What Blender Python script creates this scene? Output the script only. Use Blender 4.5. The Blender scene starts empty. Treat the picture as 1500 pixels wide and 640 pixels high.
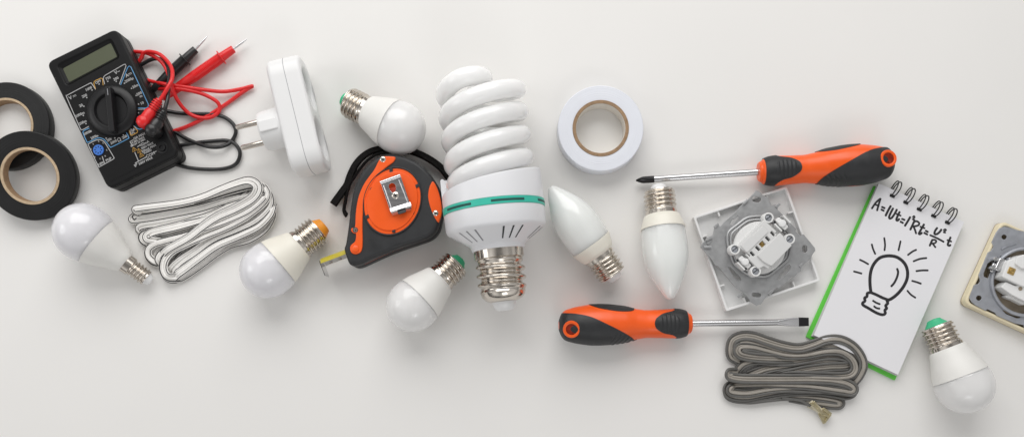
import bpy, bmesh, math, random
from mathutils import Vector, Matrix, Euler
random.seed(7)
S = 0.000625                 # metres per unit of the plan grid (1.6 units = 1 mm)
H = 1280.0                   # camera height above the table, plan units
CX, CY = 750.0, 500.0        # the point of the plan straight below the camera
scene = bpy.context.scene
COL = scene.collection
PI = math.pi

def at(x, y, z=0.0):
    k = (H - z) / H
    return Vector(((x - CX) * k, (CY - y) * k, z))

def Zf(ox, oy, sc):
    return lambda x, y: (ox + x / sc, oy + y / sc)

# ------------------------------------------------------------------ materials
def mat(name, col, rough=0.5, metal=0.0, var=0.06, nscale=60.0, bump=0.0, bscale=400.0, coat=0.0,
        sss=0.0, sscale=0.006, trans=0.0, spec=0.5, ior=1.5, rvar=0.0, emit=None, stretch=None):
    m = bpy.data.materials.new(name); m.use_nodes = True
    nt = m.node_tree; b = nt.nodes['Principled BSDF']; L = nt.links
    b.inputs['Roughness'].default_value = rough
    b.inputs['Metallic'].default_value = metal
    b.inputs['IOR'].default_value = ior
    b.inputs['Specular IOR Level'].default_value = spec
    b.inputs['Coat Weight'].default_value = coat
    b.inputs['Coat Roughness'].default_value = 0.06
    if sss:
        b.inputs['Subsurface Weight'].default_value = sss
        b.inputs['Subsurface Radius'].default_value = (1, 1, 1)
        b.inputs['Subsurface Scale'].default_value = sscale
    if trans: b.inputs['Transmission Weight'].default_value = trans
    tc = nt.nodes.new('ShaderNodeTexCoord')
    src = tc.outputs['Object']
    if stretch:
        mp = nt.nodes.new('ShaderNodeMapping'); mp.inputs['Scale'].default_value = stretch
        L.new(src, mp.inputs['Vector']); src = mp.outputs['Vector']
    n = nt.nodes.new('ShaderNodeTexNoise'); n.inputs['Scale'].default_value = nscale; n.inputs['Detail'].default_value = 5
    L.new(src, n.inputs['Vector'])
    r = nt.nodes.new('ShaderNodeMapRange')
    r.inputs['From Min'].default_value = 0.25; r.inputs['From Max'].default_value = 0.75
    r.inputs['To Min'].default_value = 1 - var; r.inputs['To Max'].default_value = 1 + var
    L.new(n.outputs['Fac'], r.inputs['Value'])
    mx = nt.nodes.new('ShaderNodeVectorMath'); mx.operation = 'SCALE'
    mx.inputs[0].default_value = col
    L.new(r.outputs['Result'], mx.inputs['Scale'])
    L.new(mx.outputs['Vector'], b.inputs['Base Color'])
    if rvar:
        r2 = nt.nodes.new('ShaderNodeMapRange')
        r2.inputs['From Min'].default_value = 0.3; r2.inputs['From Max'].default_value = 0.7
        r2.inputs['To Min'].default_value = max(0.02, rough - rvar); r2.inputs['To Max'].default_value = rough + rvar
        L.new(n.outputs['Fac'], r2.inputs['Value']); L.new(r2.outputs['Result'], b.inputs['Roughness'])
    if bump:
        n2 = nt.nodes.new('ShaderNodeTexNoise'); n2.inputs['Scale'].default_value = bscale; n2.inputs['Detail'].default_value = 3
        L.new(src, n2.inputs['Vector'])
        bp = nt.nodes.new('ShaderNodeBump'); bp.inputs['Strength'].default_value = bump; bp.inputs['Distance'].default_value = 0.0004
        L.new(n2.outputs['Fac'], bp.inputs['Height']); L.new(bp.outputs['Normal'], b.inputs['Normal'])
    return m

M = {}
M['table'] = mat('matt_offwhite_table', (0.805, 0.794, 0.775), 0.62, var=0.012, nscale=6, bump=0.05, bscale=900, spec=0.25)
M['white'] = mat('white_plastic', (0.80, 0.80, 0.80), 0.34, var=0.015, nscale=40)
M['cfl_white'] = mat('bright_white_plastic', (0.80, 0.805, 0.83), 0.32, var=0.012, nscale=30)
M['house'] = mat('warm_white_bulb_housing', (0.80, 0.79, 0.76), 0.42, var=0.015)
M['house_cream'] = mat('cream_bulb_housing', (0.82, 0.79, 0.70), 0.42, var=0.015)
M['diff'] = mat('milky_diffuser', (0.78, 0.775, 0.77), 0.22, var=0.02, nscale=35, sss=0.9, sscale=0.015, coat=0.25)
M['diff_cool'] = mat('milky_cool_diffuser', (0.76, 0.755, 0.78), 0.18, var=0.02, nscale=35, sss=0.9, sscale=0.015, coat=0.3)
M['frost'] = mat('frosted_glass', (0.80, 0.818, 0.80), 0.2, var=0.03, nscale=30, sss=0.9, sscale=0.02, coat=0.35)
M['tube'] = mat('white_glass_tube', (0.94, 0.94, 0.925), 0.15, var=0.02, nscale=45, sss=1.0, sscale=0.03, coat=0.35)
M['nickel'] = mat('nickel_metal', (0.66, 0.61, 0.55), 0.16, 1.0, var=0.10, nscale=150, rvar=0.08)
M['steel'] = mat('polished_steel', (0.62, 0.62, 0.63), 0.2, 1.0, var=0.05, nscale=100, rvar=0.05, stretch=(0.15, 4, 4))
M['zinc'] = mat('galvanised_zinc', (0.42, 0.425, 0.43), 0.48, 0.72, var=0.10, nscale=260, rvar=0.06, bump=0.10, bscale=300)
M['zinc_blue'] = mat('blue_grey_zinc', (0.42, 0.435, 0.47), 0.5, 0.72, var=0.10, nscale=170, rvar=0.1, bump=0.12, bscale=300)
M['brass'] = mat('brass', (0.60, 0.42, 0.16), 0.32, 1.0, var=0.15, nscale=200)
M['brass_pale'] = mat('pale_tinned_brass', (0.62, 0.55, 0.36), 0.34, 1.0, var=0.2, nscale=300)
M['black'] = mat('black_plastic', (0.0065, 0.0065, 0.007), 0.42, var=0.15, bump=0.10, bscale=1500, spec=0.22)
M['black_gloss'] = mat('black_label', (0.004, 0.004, 0.0045), 0.42, var=0.1, spec=0.25)
M['knob'] = mat('black_knob_plastic', (0.010, 0.010, 0.011), 0.38, var=0.15, spec=0.35)
M['rubber'] = mat('black_rubber', (0.019, 0.020, 0.022), 0.52, var=0.25, nscale=90, rvar=0.08, bump=0.25, bscale=1500)
M['webbing'] = mat('black_webbing', (0.010, 0.009, 0.009), 0.95, var=0.5, nscale=700, bump=1.0, bscale=1500, spec=0.1)
M['tape_black'] = mat('black_vinyl_tape', (0.011, 0.011, 0.0115), 0.45, var=0.15, nscale=80, spec=0.35)
M['tape_white'] = mat('white_vinyl_tape', (0.77, 0.79, 0.85), 0.34, var=0.015)
M['card'] = mat('cardboard_core', (0.33, 0.215, 0.125), 0.8, var=0.2, nscale=350, bump=0.3, bscale=900)
M['card_pale'] = mat('pale_cardboard', (0.55, 0.42, 0.28), 0.8, var=0.15, nscale=350)
M['lining'] = mat('pale_core_lining', (0.70, 0.66, 0.60), 0.7, var=0.08, nscale=200)
M['orange'] = mat('orange_plastic', (0.92, 0.112, 0.008), 0.38, var=0.06, nscale=45, rvar=0.10, bump=0.08, bscale=700)
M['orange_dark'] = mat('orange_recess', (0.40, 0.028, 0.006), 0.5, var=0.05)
M['orange_tip'] = mat('amber_tip', (0.85, 0.32, 0.03), 0.4, var=0.03)
M['green_tip'] = mat('green_tip', (0.05, 0.50, 0.25), 0.42, var=0.05)
M['green'] = mat('green_cover', (0.13, 0.62, 0.07), 0.4, var=0.03)
M['teal'] = mat('teal_plastic', (0.045, 0.53, 0.40), 0.40, var=0.03)
M['teal_dark'] = mat('shaded_teal', (0.012, 0.085, 0.072), 0.6, var=0.1)
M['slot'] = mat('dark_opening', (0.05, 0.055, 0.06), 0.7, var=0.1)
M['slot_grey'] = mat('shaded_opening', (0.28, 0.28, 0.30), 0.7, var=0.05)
M['paper'] = mat('paper', (0.79, 0.785, 0.81), 0.75, var=0.01, nscale=25, bump=0.05, bscale=600, spec=0.2)
M['paper_edge'] = mat('paper_edges', (0.62, 0.61, 0.62), 0.8, var=0.12, nscale=500, stretch=(0.1, 0.1, 12))
M['ink'] = mat('black_marker_ink', (0.016, 0.015, 0.018), 0.55, var=0.25, nscale=250)
M['lcd'] = mat('lcd_glass', (0.088, 0.098, 0.060), 0.22, var=0.04, nscale=30)
M['print_white'] = mat('white_print', (0.42, 0.42, 0.42), 0.5, var=0.1)
M['print_blue'] = mat('blue_print', (0.10, 0.30, 0.55), 0.5, var=0.1)
M['print_orange'] = mat('orange_print', (0.50, 0.28, 0.05), 0.5, var=0.1)
M['sock_blue'] = mat('blue_socket', (0.04, 0.16, 0.55), 0.4, var=0.08)
M['red'] = mat('red_pvc', (0.72, 0.018, 0.020), 0.32, var=0.06)
M['pvc_black'] = mat('black_pvc', (0.014, 0.014, 0.015), 0.32, var=0.1)
M['wire_white'] = mat('white_pvc_wire', (0.86, 0.845, 0.82), 0.38, var=0.04, nscale=120)
M['wire_stripe'] = mat('black_stripe', (0.012, 0.011, 0.012), 0.45, var=0.2)
M['wire_grey'] = mat('grey_pvc_wire', (0.32, 0.295, 0.26), 0.36, var=0.10, nscale=120)
M['wire_dark'] = mat('dark_grey_pvc_wire', (0.115, 0.112, 0.106), 0.36, var=0.12, nscale=120)
M['sleeve'] = mat('clear_yellowish_sleeve', (0.60, 0.55, 0.42), 0.2, var=0.15, nscale=300)
M['yellow'] = mat('yellow_tape_blade', (0.52, 0.44, 0.05), 0.32, var=0.08)
M['blade_back'] = mat('blade_back', (0.60, 0.58, 0.54), 0.35, var=0.06)
M['cream'] = mat('cream_plastic', (0.77, 0.68, 0.48), 0.38, var=0.02)
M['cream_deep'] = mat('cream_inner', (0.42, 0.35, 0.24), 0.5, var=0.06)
M['socket_inner'] = mat('brownish_socket_floor', (0.30, 0.245, 0.18), 0.5, var=0.25, nscale=80)
M['socket_white'] = mat('socket_white_plastic', (0.80, 0.80, 0.795), 0.42, var=0.02)
M['socket_dull'] = mat('socket_dull_plastic', (0.68, 0.68, 0.675), 0.45, var=0.02)

# ------------------------------------------------------------------ mesh builder
def smooth(pts, n=6, closed=False):
    P = [Vector(p) for p in pts]; N = len(P); out = []
    if N < 3 and not closed: return P
    rng = range(N) if closed else range(N - 1)
    for i in rng:
        if closed: p0, p1, p2, p3 = P[(i - 1) % N], P[i], P[(i + 1) % N], P[(i + 2) % N]
        else: p0, p1, p2, p3 = P[max(i - 1, 0)], P[i], P[i + 1], P[min(i + 2, N - 1)]
        for k in range(n):
            t = k / n; t2 = t * t; t3 = t2 * t
            out.append(0.5 * ((2 * p1) + (p2 - p0) * t + (2 * p0 - 5 * p1 + 4 * p2 - p3) * t2 + (3 * p1 - p0 - 3 * p2 + p3) * t3))
    if not closed: out.append(P[-1].copy())
    return out

def round_poly(pts, r, n=5):
    P = [Vector((p[0], p[1])) for p in pts]; N = len(P); out = []
    for i in range(N):
        a, b, c = P[i - 1], P[i], P[(i + 1) % N]
        u = (a - b); v = (c - b); rr = min(r, u.length * 0.48, v.length * 0.48)
        p0 = b + u.normalized() * rr; p2 = b + v.normalized() * rr
        for k in range(n + 1):
            t = k / n
            out.append(p0 * (1 - t) ** 2 + b * 2 * t * (1 - t) + p2 * t * t)
    return [(p.x, p.y) for p in out]

def circle(cx, cy, r, n=32, ry=None, rot=0):
    ry = r if ry is None else ry; c, s = math.cos(rot), math.sin(rot); o = []
    for k in range(n):
        a = 2 * PI * k / n; x = r * math.cos(a); y = ry * math.sin(a)
        o.append((cx + x * c - y * s, cy + x * s + y * c))
    return o

def slot(p, q, r, n=8):
    p = Vector(p[:2]); q = Vector(q[:2]); d = (q - p); a0 = math.atan2(d.y, d.x); o = []
    for k in range(n + 1):
        a = a0 - PI / 2 + PI * k / n; o.append((q.x + r * math.cos(a), q.y + r * math.sin(a)))
    for k in range(n + 1):
        a = a0 + PI / 2 + PI * k / n; o.append((p.x + r * math.cos(a), p.y + r * math.sin(a)))
    return o

def inside(poly, x, y):
    c = False; j = len(poly) - 1
    for i in range(len(poly)):
        xi, yi = poly[i]; xj, yj = poly[j]
        if (yi > y) != (yj > y) and x < (xj - xi) * (y - yi) / (yj - yi) + xi: c = not c
        j = i
    return c

AXX = Matrix(((0, 0, 1, 0), (0, 1, 0, 0), (-1, 0, 0, 0), (0, 0, 0, 1)))   # turns local z into x

class MB:
    def __init__(self): self.v = []; self.f = []; self.m = []; self.wn = False
    def grid(self, rows, closed_u=True, cap0=False, cap1=False, mi=0, mf=None, X=None):
        o = len(self.v); nr = len(rows); nc = len(rows[0])
        for r in rows:
            for p in r: self.v.append((X @ Vector(p)) if X else Vector(p))
        for i in range(nr - 1):
            for j in range(nc if closed_u else nc - 1):
                k = (j + 1) % nc
                self.f.append((o + i * nc + j, o + i * nc + k, o + (i + 1) * nc + k, o + (i + 1) * nc + j))
                self.m.append(mf(i, j) if mf else mi)
        if cap0: self.f.append(tuple(o + j for j in range(nc))[::-1]); self.m.append(mi)
        if cap1: self.f.append(tuple(o + (nr - 1) * nc + j for j in range(nc))); self.m.append(mi)
        return self
    def lathe(self, prof, seg=48, X=None, mi=0, cap0=True, cap1=True, axis='x', rf=None):
        rows = []
        for (t, r) in prof:
            row = []
            for k in range(seg):
                a = 2 * PI * k / seg; rr = max(r, 1e-4) if rf is None else rf(t, r, a)
                row.append((t, rr * math.cos(a), rr * math.sin(a)) if axis == 'x' else (rr * math.cos(a), rr * math.sin(a), t))
            rows.append(row)
        return self.grid(rows, True, cap0, cap1, mi, None, X)
    def tube(self, pts, r, seg=8, closed=False, mi=0, flat=1.0, fixed=False, caps=True, mf=None, X=None, rr=None):
        P = [Vector(p) for p in pts]; N = len(P); rows = []; up = None
        for i in range(N):
            if closed: T = P[(i + 1) % N] - P[i - 1]
            else: T = P[min(i + 1, N - 1)] - P[max(i - 1, 0)]
            if T.length < 1e-9: T = Vector((1, 0, 0))
            T.normalize()
            if fixed or up is None:
                ref = Vector((0, 0, 1)) if abs(T.z) < 0.95 else Vector((1, 0, 0))
            else: ref = up
            sd = T.cross(ref)
            if sd.length < 1e-6: sd = T.cross(Vector((0.3, 1, 0.2)))
            sd.normalize(); up = sd.cross(T).normalized()
            R = rr(i / max(N - 1, 1)) if rr else r
            rows.append([P[i] + sd * (R * math.cos(2 * PI * k / seg)) + up * (R * flat * math.sin(2 * PI * k / seg)) for k in range(seg)])
        if closed: rows.append(rows[0])
        return self.grid(rows, True, caps and not closed, caps and not closed, mi, mf, X)
    def ribbon(self, pts, w, th, lean=0.0, mi=0, X=None, leanf=None):      # strip standing on edge; w tall, th thick
        P = [Vector(p) for p in pts]; N = len(P); rows = []
        for i in range(N):
            T = P[min(i + 1, N - 1)] - P[max(i - 1, 0)]; T.z = 0; T.normalize()
            sd = Vector((T.y, -T.x, 0)); le = leanf(i / (N - 1)) if leanf else lean
            up = Vector((0, 0, 1)) * math.cos(le) + sd * math.sin(le); nn = T.cross(up)
            rows.append([P[i] + up * a * w / 2 + nn * b * th / 2 for a, b in ((-1, -1), (1, -1), (1, 1), (-1, 1))])
        return self.grid(rows, True, True, True, mi, None, X)
    def box(self, c, size, rot=0.0, bevel=0.0, mi=0, X=None):
        sx, sy, sz = size[0] / 2, size[1] / 2, size[2]
        p = [(-sx, -sy), (sx, -sy), (sx, sy), (-sx, sy)]
        cr, sr = math.cos(rot), math.sin(rot)
        p = [(c[0] + x * cr - y * sr, c[1] + x * sr + y * cr) for x, y in p]
        if bevel:
            return self.plate(round_poly(p, bevel * 1.5, 3), [], c[2], c[2] + sz, bevel, mi, X)
        rows = [[(x, y, c[2]) for x, y in p], [(x, y, c[2] + sz) for x, y in p]]
        return self.grid(rows, True, True, True, mi, None, X)
    def mesh(self, me, X=None, mi=0):
        o = len(self.v)
        for v in me.vertices: self.v.append((X @ v.co) if X else v.co.copy())
        for p in me.polygons: self.f.append(tuple(o + i for i in p.vertices)); self.m.append(mi)
        return self
    def plate(self, outer, holes, z0, z1, bevel=0.0, mi=0, X=None, res=2):
        self.wn = True
        cu = bpy.data.curves.new('outline', 'CURVE'); cu.dimensions = '2D'; cu.fill_mode = 'BOTH'
        bevel = min(bevel, (z1 - z0) / 2 * 0.98)
        cu.extrude = (z1 - z0) / 2 - bevel; cu.bevel_depth = bevel; cu.bevel_resolution = res; cu.offset = -bevel
        for poly in [outer] + list(holes):
            sp = cu.splines.new('POLY'); sp.points.add(len(poly) - 1)
            for i, p in enumerate(poly): sp.points[i].co = (p[0], p[1], 0, 1)
            sp.use_cyclic_u = True
        me = curve_to_mesh(cu)
        T = Matrix.Translation((0, 0, (z0 + z1) / 2))
        self.mesh(me, (X @ T) if X else T, mi); bpy.data.meshes.remove(me)
        return self
    def text(self, s, x, y, z, size, rot=0.0, mi=0, ext=0.06, bold=0.0, X=None):
        cu = bpy.data.curves.new('lettering', 'FONT'); cu.body = s; cu.size = size; cu.align_x = 'CENTER'; cu.align_y = 'CENTER'
        cu.extrude = ext; cu.resolution_u = 2; cu.offset = bold
        me = curve_to_mesh(cu); T = Matrix.Translation((x, y, z)) @ Matrix.Rotation(rot, 4, 'Z')
        self.mesh(me, (X @ T) if X else T, mi); bpy.data.meshes.remove(me)
        return self

def curve_to_mesh(cu):
    ob = bpy.data.objects.new('outline', cu); COL.objects.link(ob)
    dg = bpy.context.evaluated_depsgraph_get()
    me = bpy.data.meshes.new_from_object(ob.evaluated_get(dg))
    bpy.data.objects.remove(ob); bpy.data.curves.remove(cu)
    return me

def build(name, mb, mats, parent=None, sharp=38, weld=True):
    me = bpy.data.meshes.new(name)
    me.from_pydata([tuple(v * S) for v in mb.v], [], mb.f)
    if not isinstance(mats, (list, tuple)): mats = [mats]
    for m in mats: me.materials.append(m)
    me.polygons.foreach_set('material_index', mb.m)
    bm = bmesh.new(); bm.from_mesh(me)
    bmesh.ops.remove_doubles(bm, verts=bm.verts, dist=1e-7)
    bmesh.ops.recalc_face_normals(bm, faces=bm.faces)
    bm.to_mesh(me); bm.free()
    me.polygons.foreach_set('use_smooth', [True] * len(me.polygons))
    me.set_sharp_from_angle(angle=math.radians(sharp))
    me.update()
    ob = bpy.data.objects.new(name, me); COL.objects.link(ob)
    if mb.wn:
        wn = ob.modifiers.new('flat_faces', 'WEIGHTED_NORMAL'); wn.keep_sharp = True; wn.weight = 80
    if parent: ob.parent = parent
    return ob

class Thing:
    def __init__(self, name, label, cat, loc, rz=0.0, group=None):
        self.M = Matrix.Translation(loc) @ Matrix.Rotation(rz, 4, 'Z'); self.I = self.M.inverted(); self.rz = rz
        e = bpy.data.objects.new(name, None); COL.objects.link(e)
        e.location = Vector(loc) * S; e.rotation_euler = (0, 0, rz); e.empty_display_size = 0.01
        e['label'] = label; e['category'] = cat
        if group: e['group'] = group
        self.e = e
    def l(self, x, y, z=0.0): return self.I @ at(x, y, z)
    def l2(self, x, y, z=0.0): p = self.l(x, y, z); return (p.x, p.y)
    def part(self, name, mb, mats, parent=None, **k): return build(name, mb, mats, parent or self.e, **k)

def ground(x, y, z): p = at(x, y, z); return Vector((p.x, p.y, 0))

def clone(src, loc, rz, label, scale=1.0):
    r = src.copy(); COL.objects.link(r); r.location = Vector(loc) * S; r.rotation_euler = (0, 0, rz)
    r.scale = (scale,) * 3; r['label'] = label
    for ch in [o for o in bpy.data.objects if o.parent == src]:
        c = ch.copy(); COL.objects.link(c); c.parent = r
        for g in [o for o in bpy.data.objects if o.parent == ch]:
            d = g.copy(); COL.objects.link(d); d.parent = c
    return r

# ------------------------------------------------------------------ table
mb = MB(); mb.box((0, 200, -12), (5200, 4200, 12))
tb = build('table_surface', mb, M['table']); tb['kind'] = 'structure'

# ------------------------------------------------------------------ bulbs
def thread(mb, x0, x1, r0, amp, pitch, X, seg=56, left=False):
    n = int(abs(x1 - x0) / pitch * 12); rows = []
    for i in range(n + 1):
        t = i / n; x = x0 + (x1 - x0) * t; fade = min(1, t * n / 9, (1 - t) * n / 9)
        row = []
        for k in range(seg):
            a = 2 * PI * k / seg; ph = 2 * PI * (x / pitch) + a
            s = math.cos(ph); s = math.copysign(abs(s) ** 0.75, s)
            r = r0 - amp + amp * fade * s
            row.append((x, r * math.cos(a), r * math.sin(a)))
        rows.append(row)
    mb.grid(rows, True, True, True, 0, None, X)

def ball_bulb(th, R, jx, jr, nx, nr, tx0, tx1, tr, tip, mats, tip_r=(12, 8), collar=None, pitch=6.0):
    """axis along local x, dome centre at x = 0, screw base towards -x"""
    a = math.asin(min(0.6, (R - tr) / abs(tx1)))
    X = Matrix.Translation((0, 0, R)) @ Matrix.Rotation(-a, 4, 'Y')
    d = MB(); prof = [(jx - 1.0, jr - 0.6), (jx + 0.4, jr - 0.3), (jx + 1.2, jr + 0.15)]
    a0 = math.atan2(jr, jx + 0.0); n = 26
    rs = math.hypot(jx, jr); amax = math.atan2(jr, jx)
    for k in range(1, n + 1):
        q = amax * (1 - k / n); rad = rs + (R - rs) * min(1, k / 5)
        prof.append((rad * math.cos(q), rad * math.sin(q)))
    d.lathe(prof, 72, X)
    th.part('diffuser', d, mats[0])
    h = MB(); prof = [(nx - 1, nr - 4), (nx - 0.8, nr - 0.8), (nx, nr)]
    for k in range(1, 13):
        t = k / 12; s = t ** 0.92; s = s - 0.035 * math.sin(2 * PI * t)
        prof.append((nx + (jx - nx) * t, nr + 0.6 + (jr - nr - 0.2) * s))
    prof += [(jx + 0.1, jr + 0.1), (jx + 0.2, jr - 1.2)]
    h.lathe(prof, 72, X); th.part('housing', h, mats[1])
    b = MB()
    if collar:
        cx0, cr = collar; b.lathe([(nx, cr - 2), (nx - 0.4, cr), (cx0 + 1, cr), (cx0, cr - 1.4)], 56, X)
    else:
        cx0 = nx - 5.5; b.lathe([(nx, tr - 1), (nx - 0.3, tr - 0.2), (cx0 + 0.5, tr - 0.4), (cx0, tr - 2)], 56, X)
    thread(b, cx0, tx1, tr, 1.9 if tr > 15 else 1.4, pitch, X)
    b.lathe([(tx1 + 0.8, tr - 2.5), (tx1 - 0.4, tr - 4.2), (tx1 - 1.0, tip_r[0] + 0.5)], 48, X)
    th.part('screw_base', b, M['nickel'])
    c = MB(); e = tip; c.lathe([(tx1 + 1, tip_r[0] + 1.5), (tx1 - 0.6, tip_r[0] + 1.6), (tx1 - 1.2, tip_r[0] + 1.2), (e + 2.5, tip_r[1] + 1.4), (e + 0.8, tip_r[1] + 0.6), (e, tip_r[1] - 1), (e - 0.6, 3), (e - 0.8, 0.05)], 48, X)
    th.part('base_tip', c, mats[2])

GB = 'round frosted bulbs with green base tips'
def head(dx, dy): return math.atan2(-dy, dx)          # plan direction to heading (y runs down in the plan)
t = Thing('light_bulb', 'round white bulb with green base tip lying against the top of the orange tape measure', 'light bulb',
          ground(585.5, 188, 37.5), head(0.875, 0.478), GB)
ball_bulb(t, 37.5, -14, 36.2, -54, 23.6, -54, -87.5, 22.2, -97.5, (M['diff'], M['house'], M['green_tip']), tip_r=(14, 8.5))
B1 = t.e
clone(B1, ground(604.5, 447.5, 37.5), head(-0.705, 0.71), 'round white bulb with green base tip beside the screw base of the big spiral bulb', 1.0)
clone(B1, ground(1413.5, 564.5, 40), head(0.358, 0.934), 'round white bulb with green base tip in the lower right, below the cream socket', 1.05)
t = Thing('light_bulb', 'round white bulb with an orange base tip, between white cable and tape measure', 'light bulb',
          ground(391.5, 397, 38.5), head(-0.75, 0.66))
ball_bulb(t, 38.5, -20, 36.3, -57, 23.8, -57, -93, 22.5, -104.5, (M['diff_cool'], M['house_cream'], M['orange_tip']), tip_r=(14.5, 10.5))
t = Thing('light_bulb', 'round white bulb with a narrow thin screw base, below the black tape rolls', 'light bulb',
          ground(122.5, 340, 41), head(-0.775, -0.632))
ball_bulb(t, 41, -21, 36.4, -68, 15.6, -68, -104, 12.8, -111.5, (M['diff_cool'], M['house'], M['white']), tip_r=(8, 6), collar=(-79, 13.6), pitch=5.4)

def candle(th, mats):
    """local x from screw-base tip (0) to glass point (163)"""
    a = math.asin((30.5 - 21.5) / 75)
    X = Matrix.Translation((0, 0, 30.5)) @ Matrix.Rotation(a, 4, 'Y') @ Matrix.Translation((-86, 0, 0))
    X = Matrix.Translation((0, 0, 30.5)) @ Matrix.Rotation(-a, 4, 'Y') @ Matrix.Translation((-86, 0, 0))
    g = MB()
    pts = [(64, 30.0), (72, 30.8), (84, 31.5), (97, 31.6), (109, 30.2), (121, 26.9), (132, 22.3), (142, 17.2), (150, 12.9), (156, 9.2), (160, 6.2), (162.2, 3.4), (163, 0.05)]
    pts = [(p.x, p.y) for p in smooth([Vector((x, y, 0)) for x, y in pts], 4)]
    g.lathe([(62, 28), (63, 29.8)] + pts, 64, X); th.part('glass_envelope', g, mats[0])
    c = MB(); c.lathe([(44, 18), (44.2, 23.2), (45, 24.6), (50, 26.8), (57, 29.2), (62, 30.8), (63.6, 31), (63.8, 29)], 64, X); th.part('collar', c, mats[1])
    b = MB(); b.lathe([(46, 21), (45.6, 22), (39, 21.8), (38.5, 20)], 56, X); thread(b, 38.5, 9.5, 22.2, 2.0, 6.2, X)
    b.lathe([(10, 18.3), (8.5, 16.5), (7.5, 10)], 48, X); th.part('screw_base', b, M['nickel'])
    p = MB(); p.lathe([(9, 12), (7, 11.5), (2, 10), (0.5, 8), (0, 5), (-0.3, 0.05)], 40, X); th.part('base_tip', p, M['white'])

t = Thing('candle_bulb', 'frosted candle bulb with its pointed tip up left, beside the big spiral bulb', 'light bulb', ground(852, 338.5, 30), head(-0.592, -0.806), 'frosted candle bulbs')
candle(t, (M['frost'], M['house_cream']))
clone(t.e, ground(973.5, 358.5, 31), head(0.083, 1.0), 'frosted candle bulb with its pointed tip down, between white tape roll and wall socket', 1.03)

# ------------------------------------------------------------------ spiral bulb
t = Thing('spiral_bulb', 'large white spiral energy saving bulb with teal vent ring, lying in the middle', 'light bulb', ground(740, 455, 70), math.radians(96.3))
X = Matrix.Translation((0, 0, 70))
def ramp(a):                                            # a: angle from local +y towards +z
    u = (a % PI) / PI
    return 163 + 28 * u
h = MB(); seg = 120; rows = []
prof = [(84, 30), (84.5, 36.2), (86, 37), (89.5, 37.6), (92, 39), (109.5, 65.3), (112, 68.2), (115.5, 69.6), (137, 70), (137.2, 69.2), (147, 69.2), (147.2, 70)]
for (x, r) in prof:
    rows.append([(x, r * math.cos(2 * PI * k / seg), r * math.sin(2 * PI * k / seg)) for k in range(seg)])
def rimrow(off, r): return [(ramp(2 * PI * (k + 0.5) / seg) + off, r * math.cos(2 * PI * k / seg), r * math.sin(2 * PI * k / seg)) for k in range(seg)]
rows += [rimrow(-3, 70), rimrow(-1, 69.6), rimrow(0, 68), rimrow(0, 66), rimrow(-2, 64), rimrow(-3, 30), [(165, 0, 0)] * seg]
h.grid(rows, True, True, False, 0, None, X); hs = t.part('housing', h, M['cfl_white'], sharp=32)
b = MB(); b.lathe([(137.6, 69), (137.8, 70.7), (146.6, 70.7), (146.8, 69)], 120, X); band = t.part('vent_ring', b, M['teal'])
def patch(mb, x0, x1, a0, a1, rf, n=10):                # strip on a turned surface
    rows = []
    for x in (x0, x1):
        rows.append([(x, rf(x) * math.cos(a0 + (a1 - a0) * k / n), rf(x) * math.sin(a0 + (a1 - a0) * k / n)) for k in range(n + 1)])
    mb.grid(rows, False, False, False, 0, None, X)
b = MB()
for k in range(6):
    c = math.radians(47 + 60 * k); b = MB()
    patch(b, 140.4, 143.6, c - 0.33, c + 0.33, lambda x: 70.95)
    t.part('vent_slot', b, M['teal_dark'], band)
rc = lambda x: 39 + (x - 92) * 26.3 / 17.5 + 0.25
for k in range(6):
    for j in (-1, 0, 1):
        c = math.radians(52 + 60 * k) + j * 0.215; b = MB()
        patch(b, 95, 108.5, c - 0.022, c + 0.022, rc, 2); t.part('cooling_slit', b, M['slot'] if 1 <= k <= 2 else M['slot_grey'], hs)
path = []; Rh = 50; pit = 63.0; phi_end = 2 * PI + math.radians(122)
def hp(phi, t0, dph):
    end = phi_end + (PI if t0 == 208 else 0)
    u = max(0.0, (phi - (end - math.radians(75))) / math.radians(75))
    r = Rh * (1 - u ** 2.2)
    tt = t0 + pit * phi / (2 * PI) - 9 * u * u
    return Vector((tt, r * math.cos(phi), r * math.sin(phi)))
n = 150
A = [hp(-0.62 * PI + (phi_end + PI + 0.62 * PI) * i / n, 208, 0) for i in range(n + 1)]
Bp = [hp(-2.5 * PI + (phi_end + 2.5 * PI) * i / n, 240, 0) for i in range(n)]
Bp = [p for p in Bp if p.x > 158]; A = [p for p in A if p.x > 158]
g = MB(); g.tube(A + Bp[::-1], 12.9, 20, X=X); t.part('spiral_tube', g, M['tube'])
b = MB(); b.lathe([(86, 33), (85, 34.5), (83, 34.6), (73, 34.2), (72, 32.5)], 72, X); thread(b, 72, 26, 34.6, 3.2, 12.6, X, 72)
b.lathe([(26.5, 31.4), (21, 30), (15.5, 25), (12.5, 17), (12, 12)], 64, X); t.part('screw_base', b, M['nickel'])
b = MB(); b.lathe([(14, 17.5), (11.5, 17), (5, 14.5), (1.5, 11.5), (0.4, 9), (0, 0.05)], 48, X); t.part('base_tip', b, M['white'])

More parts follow.
